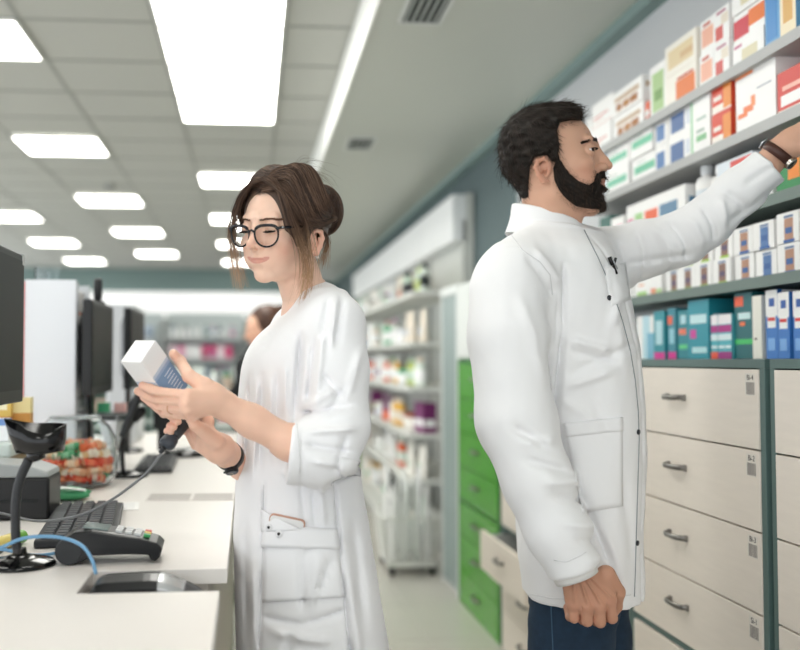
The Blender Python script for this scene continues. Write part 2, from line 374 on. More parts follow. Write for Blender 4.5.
row(1, [
 (566, 585, 2, .08, W, [(.1, .9, .2, .5, '#93b6d8')], 'white carton with blue block'),
 (586, 607, 2, .082, '#e9eef4', [(.1, .6, .2, .8, '#a3b9dc')], 'pale blue carton'),
 (608, 630, 2, .083, W, [(0, .9, .3, .6, '#7cc7aa'), (.1, .5, .72, .78, '#b5c8bd')], 'white carton with mint green band'),
 (631, 654, 2, .086, W, [(.1, 1, .35, .65, '#6fc3a0'), (.2, .6, .75, .8, '#b5c8bd')], 'white carton with mint green band'),
 (655, 668, 2, .087, W, [(.1, .75, .15, .75, '#4f7ab0')], 'white carton with blue square'),
 (669, 692, 2, .09, W, [(.1, .7, .12, .75, '#44679c'), (.78, .95, .2, .7, '#d7dde6')], 'white carton with dark blue square'),
 (693, 713, 1, .175, W, [(0, .1, 0, 1, '#9bd0a5'), (.3, .8, .55, .6, '#b9c9c0'), (.3, .7, .35, .4, '#a6b8ae'), (.3, .8, .2, .3, '#86bf8f')], 'tall white carton with green edge'),
 (714, 734, 2, .086, '#d9482f', [(0, 1, .05, .3, '#f5ede3'), (.6, 1, .1, .9, '#e88f3f'), (.1, .5, .45, .6, '#f5ede3')], 'orange-red carton with white band'),
 (736, 777, 1, .178, W, [(.05, .3, .25, .32, '#ee8350'), (.2, .45, .3, .4, '#ee8350'), (.4, .5, .36, .52, '#f0925f'), (.0, .45, .86, .97, '#f0925f'), (.55, .9, .58, .6, '#b4b8c0')], 'large white carton with orange swirl'),
 (779, 815, 1, .11, '#cf4038', [(.1, .8, .2, .45, W), (.15, .9, .55, .65, '#f0b8a8'), (0, 1, .0, .12, '#f2e7da')], 'red carton with white lettering bar'),
 (817, 845, 1, .11, '#cf4038', [(.1, .8, .2, .45, W)], 'red carton')])
row(2, [
 (570, 598, 1, .09, W, [(.1, .9, .2, .6, '#9db9a6')], 'white carton with sage block'),
 (599, 610, 1, .12, '#31665e', [(0, 1, .2, .4, W)], 'dark teal carton'),
 (611, 624, 1, .10, W, [(.1, .9, .25, .7, '#e0829f')], 'white carton with pink square'),
 (625, 684, 1, .125, W, [(.02, .13, .2, .62, '#d98aa3'), (.16, .3, .2, .7, '#a5d08f'), (.34, .56, .22, .68, '#ef6a41'), (.6, .88, .22, .7, '#5f87a6'), (.4, .7, .05, .12, '#e7b9a5')], 'long white carton with coloured squares'),
 (688, 701, 1, .165, W, [(0, 0, 0, 0, '#eceff1'), (0, 0, 0, 0, '#dfe6ec')], 'white plastic bottle'),
 (702, 714, 1, .15, W, [(0, 0, 0, 0, '#f4f4f4'), (0, 0, 0, 0, '#e9edf0')], 'white plastic bottle'),
 (716, 752, 1, .14, '#dfe7ef', [(0, .5, .1, .7, '#7fa3cc'), (.4, 1, .75, .95, '#d94c43'), (.5, .9, .2, .5, '#b7a59b')], 'pale blue carton with red top band'),
 (754, 774, 1, .12, W, [(.1, .9, .2, .5, '#b8d3c4')], 'white carton with pale green block'),
 (776, 806, 1, .115, '#1f8a4a', [(.4, .8, .25, .75, '#f08a24'), (0, .5, .6, .95, '#e8efe8')], 'green carton with orange disc'),
 (808, 838, 1, .115, '#1f8a4a', [(.3, .8, .25, .75, '#f0a024')], 'green carton')])
r4 = [(598, 630, 1, .07, W, [(.1, .9, .1, .25, '#b7d59a')], 'low white carton with green foot'),
      (632, 646, 1, .075, W, [(.2, .9, .05, .25, '#a8d07f'), (.3, .7, .5, .6, '#e8b9a0')], 'low white carton with green foot'),
      (647, 661, 1, .075, W, [(.2, .6, .05, .3, '#e79a77'), (.6, 1, .05, .25, '#b9d59a')], 'low white carton with orange corner')]
u = 662.5; w = 15.5; i = 0
while u < 830:
    dark = i < 4
    pr = [(.35, .75, .08, .8, '#8d6a5a' if dark else ('#4f78ae' if i % 2 else '#b88a70')), (.4, .7, .3, .5, '#5a4a6a' if dark else '#2f5e9e'), (.32, .8, 0, .1, '#a4c94a' if dark else '#2d62a8'), (.35, .75, .82, .9, '#6d86a8')]
    r4.append((u, u+w-.8, 2, .076 if i > 5 else .072, W, pr, 'narrow white carton with %s stripe' % ('brown' if dark else 'blue')))
    u += w; w *= 1.075; i += 1
row(3, r4)
r5 = [(600, 632, 1, .12, '#dfe9ee', [(.1, .9, .2, .5, '#6aa6b5')], 'pale carton with teal block'),
 (634, 652, 1, .145, W, [(.35, .75, 0, 1, '#bfe0ea'), (.6, 1, 0, .6, '#7fbcd4')], 'white and light blue pack'),
 (653, 664, 1, .155, '#2f96a3', [(0, 1, .0, .14, '#e0359a'), (.2, .8, .3, .8, '#bfe3ea')], 'teal carton with magenta foot'),
 (665, 673, 1, .16, '#3b8fa0', [(0, 1, .0, .14, '#e0359a'), (0, .6, .68, .85, '#ee6a4a'), (.2, .8, .3, .6, '#9ad0dc')], 'teal carton with orange disc'),
 (674, 685, 1, .15, '#2b8b97', [(.1, .8, .5, .62, '#ef7a5a'), (.1, .9, .2, .3, '#5fd08a'), (.3, .8, .72, .9, '#bfe3ea')], 'dark teal carton with green bar'),
 (686, 707, 1, .175, '#2c97a8', [(.1, .9, .6, .75, '#cfeef2'), (.1, .4, .35, .5, '#d04aa0'), (.2, .9, .1, .2, '#bfe6ea')], 'tall teal carton'),
 (701, 718, 1, .0, W, [], ''),
 (731, 749, 1, .178, '#1d6a6f', [(0, 1, .22, .3, '#45c46a'), (0, .5, .8, .95, '#f0603a'), (.2, .9, .6, .7, '#cfe9ea'), (.3, .6, .5, .56, '#ef7a4a')], 'dark teal carton with green bar'),
 (751, 761, 1, .165, '#f1eee2', [(.2, .5, .3, .33, '#6a5a4a')], 'slim cream carton')]
r5 = [x for x in r5 if x[3] > 0]
for k, uu in enumerate((708, 716, 724)):
    r5.insert(6+k, (uu-.5, uu+7, 1, .125, '#55b4c0', [(0, 1, .78, 1, '#f3f0f2'), (0, 1, .6, .76, '#b32c86'), (0, 1, .42, .56, '#dff0f2'), (.0, 1, .0, .16, '#e8553a' if k < 1 else '#a02a80'), (.1, .9, .24, .3, '#e6f4f6')], 'small turquoise carton with magenta band'))
u = 763.5
for k in range(6):
    r5.append((u, u+12.2, 1, .175 if k == 0 else .165, '#3f7cc6', [(0, 1, .62, 1, W), (.15, .85, .45, .62, W), (.3, .75, .76, .88, '#2c5aa6'), (.2, .8, .55, .6, '#d83a3a'), (.2, .8, .12, .3, '#7fb0e6')], 'blue and white toothbrush pack'))
    u += 13.2
row(4, r5)
# ---- gondola shelving along the aisle
GY0, GY1 = 6.1, 12.2; GX = 1.05; GZ = [.12, .47, .77, 1.08, 1.38, 1.72]
e = empty('gondola_shelving', (1.45, 9.1, 0), 0, 'long white shelving run with a white header along the aisle', 'shelving')
M_gon = mat('shelf_white', '#e4e5e0', .5)
for k, z in enumerate(GZ):
    xf = .985 if k == 0 else (GX if k < 5 else 1.08)
    MB().box(xf-1.45, 0, GY0-9.1, GY1-9.1, z-.03, z).build('shelf', M_gon, e)
MB().box(-.44, 0, GY0-9.1, GY1-9.1, 0, .09).build('kick_panel', cmat('#b9bab4', .5), e)
MB().box(-.01, .04, GY0-9.1, GY1-9.1, 0, 2.38).build('back_panel', cmat('#cfd1cc', .6), e)
for k in range(6): MB().box(-.03, -.01, GY0-9.1+k*1.21, GY0-9.1+.03+k*1.21, 0, 2.2).build('upright', cmat('#b9bbb6', .5), e)
for k in range(5):
    y = GY0-9.1+k*1.22
    MB().box(-.10, -.01, y, y+1.2, 2.06, 2.37).build('header_panel', mat('header_white', '#eef0f1', .4), e)
NM = ['bottom', 'second', 'third', 'fourth', 'fifth', 'top']
pal = ['#f4f4f2', '#eceeea', '#dfe8de', '#f6f2ea', '#e6e9ee', '#ffffff', '#c9dccb', '#efe3d2']
acc = ['#3fae7a', '#e2612c', '#6d9c3a', '#2b2b2e', '#b9c96b', '#7b2f6a', '#4a6f9c', '#e8b23a', '#222a2a', '#a04a2a']
protos = {}
def generic(kind, base, a, h, w):
    key = (kind, base, a)
    if key in protos:
        o = copy_tree(protos[key]); return o, h
    if kind == 'bottle': o = bottle(h, w/2, base, a, a if rnd.random() < .4 else '#ffffff', name='bottle')
    elif kind == 'carton': o = carton(w*1.5, .09, h, base, [(.1, .9, .2, .45, a)])
    elif kind == 'jar':
        o = MB().lathe([(w*.5, 0), (w*.55, .01), (w*.55, h*.5), (w*.5, h*.56)], 18).build('jar', pmat(base), None, smooth=True)
        MB().lathe([(w*.53, h*.56), (w*.53, h*.74), (w*.5, h*.75)], 18).build('lid', pmat(a), o)
    else:
        pts = [[(.03*math.cos(t)*(1-.75*s)*1.0, (w*.9)*math.sin(t)*(1+.1*math.sin(3*s)), h*1.1*s) for t in [2*PI*i/14 for i in range(14)]] for s in (0, .1, .3, .5, .7, .9, 1.)]
        o = MB().sweep(pts).build('pouch', pmat(base), None, smooth=True)
        MB().box(-.0285, -.024, -w*.5, w*.5, h*.25, h*.5).build('pouch_label', pmat(a), o)
    protos[key] = o
    return o, h
r2 = random.Random(21)
for k, z in enumerate(GZ):
    y = GY0+.06; n = 0
    while y < GY1-.15 and n < 34:
        kind = r2.choice(['bottle', 'bottle', 'carton', 'jar', 'pouch'] if k else ['pouch', 'pouch', 'bottle'])
        hue = r2.random()
        base = r2.choice(pal) if hue > (.12 if k > 3 else .3) else r2.choice(acc)
        a = r2.choice(acc) if r2.random() < .45 else r2.choice(pal)
        h = .20 if kind != 'jar' else .15; w = .075
        if kind == 'pouch': w = .09
        rep = r2.choice([1, 2, 3])
        if y < 6.9: rep = r2.choice([2, 3])
        for q in range(rep):
            if y > GY1-.15 or n >= 34: break
            o, h = generic(kind, base, a, h, w)
            o.location = ((GX if k < 5 else 1.1)+.07+r2.uniform(0, .05), y+.04, z+.001)
            o.rotation_euler.z = r2.uniform(-.15, .15)
            tag(o, 'small %s on the %s shelf of the white run, %s from the near end' % (kind, NM[k], 'number %s' % ORD[n] if n < len(ORD) else 'number %d' % (n+1)), kind if kind != 'carton' else 'box', 'goods on the %s shelf of the white run' % NM[k])
            o['label'] = 'small %s on the %s shelf of the white run, %s from near end' % (kind, NM[k], ORD[n] if n < len(ORD) else 'item %d' % (n+1))
            y += (.115 if kind != 'carton' else .135)+(.09 if kind == 'pouch' else 0); n += 1
        y += r2.uniform(.02, .12)
# wheeled basket stand at the near end of the run
e = empty('display_basket', (.95, 5.62, 0), 0, 'white wheeled display basket with folded bags at the shelf end', 'display basket')
b = MB(); b.prism([(-.14, -.2), (.14, -.2), (.14, .2), (-.14, .2)], .05, .075)
b.build('base_tray', M_gon, e, bevel=.004)
for (x, y) in ((-.12, -.18), (.12, -.18), (-.12, .18), (.12, .18)):
    MB().at((x, y, .028), (0, PI/2, 0)).cyl(.028, -.012, .012).build('wheel', M_black, e)
g = MB()
for t in range(9):
    x = -.14+.035*t; g.tube([(x, -.2, .075), (x*1.2, -.24, .34)], .004, 6); g.tube([(x, .2, .075), (x*1.2, .24, .34)], .004, 6)
for t in range(11):
    y = -.2+.04*t; g.tube([(-.14, y, .075), (-.17, y*1.2, .34)], .004, 6); g.tube([(.14, y, .075), (.17, y*1.2, .34)], .004, 6)
g.tube([(-.17, -.24, .34), (.17, -.24, .34), (.17, .24, .34), (-.17, .24, .34), (-.17, -.24, .34)], .006, 6)
g.build('wire_basket', M_gon, e)
for k in range(8):
    x = -.105+.068*(k % 4); y = -.12+.24*(k//4); hh = .42+.05*((k*5) % 3)
    pts = [[(x+.022*math.cos(t)*(1-.6*s), y+.06*math.sin(t)*(1-.35*s), .085+hh*s) for t in [2*PI*i/12 for i in range(12)]] for s in (0, .15, .4, .65, .85, 1.)]
    o = MB().sweep(pts).build('folded_bag', pmat(['#f5f5f3', '#e9ece9', '#dfe4e0', '#f8f8f8'][k % 4]), None, smooth=True)
    # shift to the basket
    o.location = (.95, 5.62, 0)
    tag(o, 'white folded bag standing in the wheeled basket, %s of eight' % ORD[k], 'bag', 'bags in the wheeled basket')
# ---- racks along the back wall
def rack(x0, x1, y, n, label, top):
    e = empty('wall_rack', ((x0+x1)/2, y, 0), 0, label, 'rack', 'racks along the back wall'); w = (x1-x0)/2
    zs = [.3+i*(top-.3)/n for i in range(n)]
    for z in zs: MB().box(-w, w, -.2, .2, z-.025, z).build('shelf', cmat('#d9dcdb', .5), e)
    MB().box(-w, w, .2, .22, 0, top+.1).build('back_panel', cmat('#c3cccb', .6), e)
    for xx in (-w, w-.02): MB().box(xx, xx+.02, -.2, .2, 0, top).build('side_panel', cmat('#cfd3d2', .5), e)
    return zs
RN = ['rack left of the white stand', 'rack beside the monitors', 'rack behind the medicine box', 'rack behind the woman']
racks = [(-4.2, -2.75), (-2.7, -1.45), (-1.4, -.1), (-.05, 1.2)]
bp = ['#f0f2f3', '#7d93b3', '#e9ecef', '#d8467f', '#f2f2ef', '#a7b6c9', '#b8cfc1', '#5e7d6d', '#dcd3d8', '#39506a', '#e58fb0', '#f6f6f4']
for ri, (x0, x1) in enumerate(racks):
    zs = rack(x0, x1, 15.6, 5, 'tall pale shop rack on the back wall, %s from the left' % ORD[ri], 1.95)
    for k, z in enumerate(zs):
        n = 0; x = x0+.09
        while x < x1-.17 and n < 12:
            kind = 'carton' if (k+ri) % 2 else 'bottle'
            base = r2.choice(bp[:3]+bp[4:6]) if r2.random() < .6 else r2.choice(bp)
            if ri >= 2 and k in (3,): base = r2.choice(['#d8467f', '#f2f2f2', '#e58fb0', '#f6dbe4'])
            o, h = generic(kind, base, r2.choice(bp), .2, .075)
            o.location = (x+.05, 15.42, z+.001); o.rotation_euler.z = PI/2 if kind == 'carton' else 0
            tag(o, 'small %s on %s shelf of the %s back rack, %s from left' % (kind, NM[k], ORD[ri], ORD[n]), 'box' if kind == 'carton' else 'bottle', 'goods on the back wall racks')
            x += .108 if kind == 'bottle' else .13; n += 1
# low island shelves between counter and back wall
for ii, (x0, x1, yy, zt) in enumerate([(-2.6, -.9, 9.2, 1.02), (-.75, .3, 8.4, 1.0)]):
    e = empty('island_shelf', ((x0+x1)/2, yy, 0), 0, ['low green-grey island shelf beyond the counter, left one', 'low green-grey island shelf behind the woman, right one'][ii], 'shelf', 'low island shelves')
    w = (x1-x0)/2
    for z in (.35, .68, zt): MB().box(-w, w, -.2, .2, z-.025, z).build('shelf', cmat('#c9d3cd', .5), e)
    MB().box(-w, w, .19, .21, 0, zt).build('back_panel', cmat('#6f8a7f', .6), e)
    for xx in (-w, w-.02): MB().box(xx, xx+.02, -.2, .19, 0, zt).build('side_panel', cmat('#b9c4be', .5), e)
    for k, z in enumerate((.35, .68, zt)):
        x = x0+.10; n = 0
        while x < x1-.2 and n < 15:
            kind = r2.choice(['bottle', 'carton', 'jar']); base = r2.choice(['#e8efe9', '#cfe0d2', '#8fb79a', '#f3f3ef', '#cdb7a6', '#5f9a6b'])
            o, h = generic(kind, base, r2.choice(['#4f8f5f', '#ffffff', '#d06a6a', '#3b4a44']), .2, .075)
            o.location = (x+.05, yy-.09, z+.001); o.rotation_euler.z = PI/2 if kind == 'carton' else 0
            tag(o, 'small %s on %s tier of the %s island shelf, %s from left' % (kind, ['bottom', 'middle', 'top'][k], ['left', 'right'][ii], ORD[n]), 'box' if kind == 'carton' else kind, 'goods on the island shelves')
            x += .12 if kind != 'carton' else .14; n += 1
# ================================================================ THINGS ON THE COUNTER
Z0 = ZW+.0006
M_screen = mat('dark_screen', '#1a1d1c', .4, spec=.3); M_bez = mat('monitor_bezel', '#0c0d0e', .35); M_silv = mat('silver_plastic', '#c9cccf', .25, metal=.6)
def monitor(x, y0, y1, z0, z1, base_x, label, bs=1, sticker=False):
    yc = (y0+y1)/2; e = empty('monitor', (x, yc, Z0), 0, label, 'monitor', 'dark monitors on the counter')
    w = (y1-y0)/2; a, b = z0-Z0, z1-Z0
    MB().box(-.028, 0, -w, w, a, b).build('bezel', M_bez, e, bevel=.003)
    MB().box(0, .0012, -w+.014, w-.014, a+.026, b-.014).build('screen', M_screen, e)
    m = MB(); m.sweep([[(-.028-t*.020, yy*(w-.02-t*.05), (a+b)/2+zz*((b-a)/2-.02-t*.04)) for yy, zz in ((-1, -1), (1, -1), (1, 1), (-1, 1))] for t in (0, .6, 1)])
    m.build('rear_housing', M_black, e, bevel=.004)
    s = MB(); s.prism([(-.045, -.03), (-.029, -.03), (-.029, .03), (-.045, .03)], .012, a+.05); s.build('neck', M_black, e, bevel=.004)
    MB().at((base_x-x, 0, 0)).sweep([[(.10*bs*math.cos(t)*k, .12*bs*math.sin(t)*k, zz) for t in [2*PI*i/32 for i in range(32)]] for k, zz in ((1, 0), (1, .006), (.8, .014), (.3, .018))]).build('base', M_gloss, e, smooth=False)
    if sticker: MB().box(-.02, .0015, w-.022, w+.0008, b-.022, b+.0008).build('corner_cap', cmat('#b9bcbc', .4), e)
    return e
monitor(-.49, 1.575, 2.02, 1.172, 1.482, -.545, 'dark monitor cut off by the left edge of the picture', .75, sticker=True)
monitor(-.483, 2.86, 3.30, 1.152, 1.445, -.515, 'dark monitor right of the white display stand', .42)
monitor(-.445, 3.50, 3.94, 1.152, 1.455, -.48, 'dark monitor seen nearly edge-on above the held medicine box', .6)
# white display stand with red strip and clear header
e = empty('display_stand', (-.62, 3.0, Z0), 0, 'tall white display stand with a red edge strip on the counter', 'display stand')
M_dw = mat('display_white', '#e3e6ec', .45)
MB().box(-.078, .078, -.1, -.085, 0, .605).build('front_board', M_dw, e, bevel=.003)
MB().box(-.078, -.066, -.085, .14, 0, .605).box(-.066, .078, .13, .14, 0, .605).box(.066, .078, -.085, -.06, 0, .6).build('side_frame', cmat('#d9dde2', .45), e)
MB().box(-.084, -.078, -.103, -.08, .04, .6).build('red_strip', cmat('#d8403a', .5), e)
for k, z in enumerate((.02, .2, .33, .47)): MB().box(-.066, .078, -.085, .13, z, z+.006).build('shelf', cmat('#e8ebee', .4), e)
MB().box(-.05, .02, -.09, -.087, .605, .645).box(-.05, -.047, -.087, .1, .605, .645).build('clear_header', M_clear, e)
for k, (z, c, a_) in enumerate([(.478, '#f2f0ee', '#e58a5e'), (.338, '#f0f2f4', '#c9d2da'), (.208, '#cfd4d8', '#6b7278'), (.028, '#e9e6e1', '#b9c0c6')]):
    carton(.15, .06, .10, c, [(0, 1, .25, .33, a_)], 'small white carton %s of the white display stand' % ['on the top shelf', 'on the second shelf', 'on the third shelf', 'on the bottom shelf'][k], 'box', 'cartons inside the white display stand', (-.56+.008, 3.035, Z0+z+.001), PI)
# black scanner lying on top of the second monitor
e = empty('webcam', (-.50, 3.1, 1.4465), 0, 'black camera-like device on top of the second monitor', 'webcam')
MB().box(-.02, .012, -.05, .05, 0, .008).build('clip', M_black, e, bevel=.002)
MB().at((-.005, .0, .045), (0, 0, 0)).sweep([[(.014*math.cos(t)*k, .02*math.sin(t)*k, z) for t in [2*PI*i/20 for i in range(20)]] for k, z in ((.6, -.037), (1, -.03), (1.05, .0), (1, .03), (.6, .036))]).build('camera_body', M_black2, e, smooth=True)
# white divider beyond
e = empty('white_divider', (-.56, 4.25, Z0), 0, 'pale grey upright divider beyond the second monitor', 'divider')
MB().prism([(-.06, -.2), (.06, -.2), (.06, .2), (-.06, .2)], 0, .60).build('divider_body', cmat('#cfd2d6', .5), e, bevel=.012)
MB().at((.062, 0, .3), (PI/2, 0, PI/2)).sweep([[(x*.15, z*.26, yy) for x, z in [(math.cos(t), math.sin(t)) for t in [2*PI*i/28 for i in range(28)]]] for yy in (-.002, .004)]).build('oval_window', cmat('#e9ebee', .4), e)
# candy jar
J = Vector((-.498, 2.72, Z0)); e = empty('candy_jar', J, 0, 'round clear plastic jar full of orange wrapped sweets', 'jar')
prof = [(.07, 0), (.1, .004), (.118, .035), (.122, .09), (.114, .14), (.096, .172), (.078, .188), (.070, .196)]
m = MB(); m.lathe(prof+[(.067, .196), (.075, .186), (.093, .169), (.110, .138), (.118, .09), (.114, .037), (.098, .009), (.06, .006)], 40)
m.build('jar_body', mat('jar_plastic', '#f6fafa', .03, trans=1, ior=1.12), e, smooth=True)
MB().lathe([(.0705, .192), (.073, .194), (.073, .199), (.0705, .201)], 40).build('rim', mat('jar_plastic_rim', '#eef4f5', .1, trans=.8, ior=1.3), e, smooth=True)
def candy(c1, c2, r=.0112, L=.046):
    o = MB().at(rot=(0, PI/2, 0)).lathe([(r*.9, -L/2), (r, -L*.4), (r, L*.4), (r*.9, L/2)], 12).build('wrapped_sweet', mat('sweet_'+c1, '#'+c1, .35), None, smooth=True)
    MB().at(rot=(0, PI/2, 0)).lathe([(r*1.03, -L*.2), (r*1.03, L*.2)], 12).build('wrapper_band', mat('sweet_'+c2, '#'+c2, .4), o)
    for sg in (-1, 1):
        MB().at(loc=(sg*L/2, 0, 0), rot=(0, sg*PI/2, 0)).lathe([(.002, 0), (.004, .004), (r*1.15, .013)], 10).build('twist_end', mat('sweet_'+c1, '#'+c1, .35), o)
    return o
cp = [candy('ea7048', 'f0946c'), candy('e2563e', 'ec7a58'), candy('f2b48c', 'f4d4b8'), candy('efe2d2', 'e2b98a'), candy('4c9a68', '8cc09a'), candy('e6604c', 'f2d8c8')]
nm_c = ['orange', 'red', 'peach', 'cream', 'green', 'bright red']
r3 = random.Random(5); n = 0; usedc = set()
for lay in range(5):
    z = .030+lay*.0215; R = [.070, .083, .087, .082, .070, .05][lay]; N = [13, 14, 14, 14, 11, 7][lay]
    for i in range(N):
        rr = R if i < N*.72 else R*.45
        cnt = int(N*.72)+1 if i < N*.72 else N-int(N*.72)
        a = 2*PI*(i/cnt)+lay*.4
        k = r3.choice([0, 0, 1, 5, 2, 2, 3, 3, 4, 2])
        if k in usedc: o = copy_tree(cp[k])
        else: o = cp[k]; usedc.add(k)
        o.location = J+Vector((rr*math.cos(a), rr*math.sin(a), z))
        o.rotation_euler = (r3.uniform(-.3, .3), r3.uniform(-.25, .25), a+PI/2+r3.uniform(-.35, .35))
        tag(o, '%s wrapped sweet among the sweets inside the clear jar' % nm_c[k], 'sweet', '%s sweets in the jar' % nm_c[k])
for i, o in enumerate(cp):
    if i not in usedc:
        for c in list(o.children): bpy.data.objects.remove(c)
        bpy.data.objects.remove(o)
# receipt printer
e = empty('receipt_printer', (-.535, 2.215, Z0), 0, 'black receipt printer with a grey lid behind the scanner stand', 'printer')
MB().prism([(-.08, -.07), (.076, -.07), (.076, .06), (-.08, .06)], 0, .095).build('printer_body', M_black, e, bevel=.006)
MB().sweep([[(x, y, z) for x, z in ((-.08, .095), (.076, .095), (.07, .108), (.03, .122), (-.08, .130))] for y in (-.07, .06)]).build('printer_lid', mat('grey_lid', '#9fa3a3', .4), e, bevel=.005)
MB().box(-.06, .05, -.073, -.07, .04, .046).build('paper_slot', M_dark, e)
# keyboards
def keyboard(x, y, rz, L, Wd, label, nx=5, ny=15, sx=1):
    e = empty('keyboard', (x, y, Z0), rz, label, 'keyboard')
    MB().sweep([[(xx, yy, z) for yy, z in ((-L/2, 0), (L/2, 0), (L/2, .016), (-L/2, .016))] for xx in (-Wd/2, Wd/2)]).build('key_tray', M_black2, e, bevel=.004)
    k = MB(); px = (Wd-.02)/nx; py = (L-.016)/ny
    for i in range(nx):
        for j in range(ny):
            if i == 0 and 4 < j < 10:
                if j == 5: k.box(-Wd/2+.01+px*.08, -Wd/2+.01+px*.92, -L/2+.008+py*5, -L/2+.008+py*10, .016, .023)
                continue
            cx, cy = -Wd/2+.01+px*(i+.5), -L/2+.008+py*(j+.5); a, b = px*.44, py*.44
            k.add([(cx-a, cy-b, .016), (cx+a, cy-b, .016), (cx+a, cy+b, .016), (cx-a, cy+b, .016), (cx-a*.75, cy-b*.75, .023), (cx+a*.75, cy-b*.75, .023), (cx+a*.75, cy+b*.75, .023), (cx-a*.75, cy+b*.75, .023)],
                  [(4, 5, 6, 7), (0, 1, 5, 4), (1, 2, 6, 5), (2, 3, 7, 6), (3, 0, 4, 7)])
    k.build('keys', mat('key_plastic', '#3b3e42', .42), e)
    return e
keyboard(-.362, 2.06, math.radians(6), .46, .155, 'black keyboard lying lengthwise beside the receipt printer')
keyboard(-.315, 3.2, math.radians(2), .4, .12, 'blurred dark keyboard beyond the sweet jar')
# card terminal
e = empty('card_terminal', (-.25, 1.715, Z0), math.radians(2), 'black card payment terminal on the counter edge behind the notch', 'card terminal')
prof = [(-.092, .012), (-.09, .03), (-.078, .048), (-.06, .058), (-.03, .060), (.05, .046), (.082, .036), (.092, .026), (.088, .010), (.08, .002), (.072, .004), (.068, .014), (.03, .016), (-.03, .015), (-.05, .004), (-.062, 0), (-.08, .001)]
rings = []
for y, k in ((-.041, .9), (-.037, .97), (-.03, 1), (.03, 1), (.037, .97), (.041, .9)):
    rings.append([(x*(1 if k == 1 else .985+.015*k), y, .029+(z-.029)*k) for x, z in prof])
MB().sweep(rings).build('terminal_body', mat('terminal_black', '#17181a', .3), e, smooth=False, bevel=.002)
MB().at((-.07, 0, .024), (PI/2, 0, 0)).cyl(.0235, -.042, .042, 28).build('paper_roll_cover', M_black2, e, bevel=.002)
def slope_z(x): return .060-(x+.03)*.175+.0005
m = MB()
for i in range(4):
    for j in range(3):
        x = .008+i*.0165; y = -.024+j*.019; z = slope_z(x+.006)
        c = 0 if i < 3 else 1+j
        m.at((x+.006, y+.007, z), (0, math.radians(10), 0)).box(-.0058, .0058, -.0065, .0065, -.001, .0035, c)
m.build('keypad', [cmat('#d9dbdb', .4), cmat('#3aa05a', .4), cmat('#d9b13a', .4), cmat('#d23a30', .4)], e)
MB().at((-.026, 0, .0606), (0, math.radians(8), 0)).box(-.022, .022, -.026, .026, -.001, .001).build('display', mat('terminal_display', '#8c9a98', .15), e)
# device in the notch
e = empty('check_reader', (-.168, 1.552, .8406), 0, 'black and silver card reader sitting down in the counter notch', 'card reader')
def dev(x0, x1, zf, name, m_, k0=1):
    N = 9; rr = []
    for i in range(N+1):
        x = x0+(x1-x0)*i/N; h = zf(x)
        rr.append([(x, -.044, 0), (x, .044, 0), (x, .044, h*.82), (x, .034, h*.96), (x, 0, h*1.02), (x, -.034, h*.96), (x, -.044, h*.82)])
    MB().sweep(rr).build(name, m_, e, smooth=False, bevel=.001)
zf = lambda x: .070-.004*abs(x)/.09-(.030*max(0, (x-.015)/.075)**1.6) - (.02*max(0, (-x-.07)/.02)**2)
dev(-.09, .02, zf, 'black_cover', mat('terminal_black', '#17181a', .3)); dev(.02, .062, zf, 'silver_cover', M_silv); dev(.062, .088, zf, 'black_tip', M_black2)
# gooseneck scanner stand, empty cup
e = empty('scanner_stand', WZ(20, 565, Z0), 0, 'black gooseneck scanner stand with an empty cup, front left', 'scanner stand')
MB().lathe([(.061, 0), (.062, .003), (.056, .008), (.03, .014), (.012, .020), (.010, .03)], 40).build('base', M_gloss, e, smooth=True)
B0 = WZ(20, 565, Z0)
npts = [WY(17, 554, 1.635), WY(15.5, 530, 1.64), WY(16, 500, 1.645), WY(20.5, 478, 1.645), WY(29, 459, 1.64)]
npts = spline([p-B0 for p in npts], 8)
g = MB().tube(npts, .0072, 12)
g.build('gooseneck', mat('gooseneck_grey', '#3a3838', .5), e, smooth=True)
g = MB()
for k in range(2, len(npts)-1):
    a = npts[k]; t = (npts[k+1]-a).normalized()
    for q in (0, .5):
        c = a.lerp(npts[k+1], q); g.tube([c-t*.0012, c+t*.0012], .0083, 12)
g.build('gooseneck_rings', M_black2, e, smooth=False)
cup = MB(); NQ = 36; top = []; bot = []; topi = []; boti = []
cc = WY(45, 434, 1.64)-B0
for i in range(NQ):
    a = 2*PI*i/NQ; ca, sa = math.cos(a), math.sin(a)
    ext = max(0, -ca)**5*.034
    rx, ry = .036, .034
    tz = .017+.010*max(0, -ca)**6-.0135*max(0, -sa)**2*(1 if ca > -.75 else .2)
    bz = -.028-.004*max(0, -ca)
    p = Vector((ca*rx-ext, sa*ry, 0)); q = Vector((ca*rx*.93-ext*.45, sa*ry*.93, 0))
    top.append(cc+p+Vector((0, 0, tz))); bot.append(cc+q+Vector((0, 0, bz)))
    topi.append(cc+p*.93+Vector((0, 0, tz))); boti.append(cc+q*.92+Vector((0, 0, bz+.003)))
bc = [cc+(b-cc)*.3+Vector((-.006, 0, -.026)) for b in bot]
cup.sweep([bc, bot, [b.lerp(t, .5)+(b.lerp(t, .5)-cc)*.03 for b, t in zip(bot, top)], top, topi, boti, [cc+(b-cc)*.2+Vector((0, 0, -.022)) for b in boti]])
cup.build('cup', M_gloss, e, smooth=True)
MB().tube([npts[-1], npts[-1].lerp(cc+Vector((-.008, 0, -.032)), .6), cc+Vector((-.006, 0, -.030))], [.0085, .011, .013], 12).build('cup_socket', M_gloss, e, smooth=True)
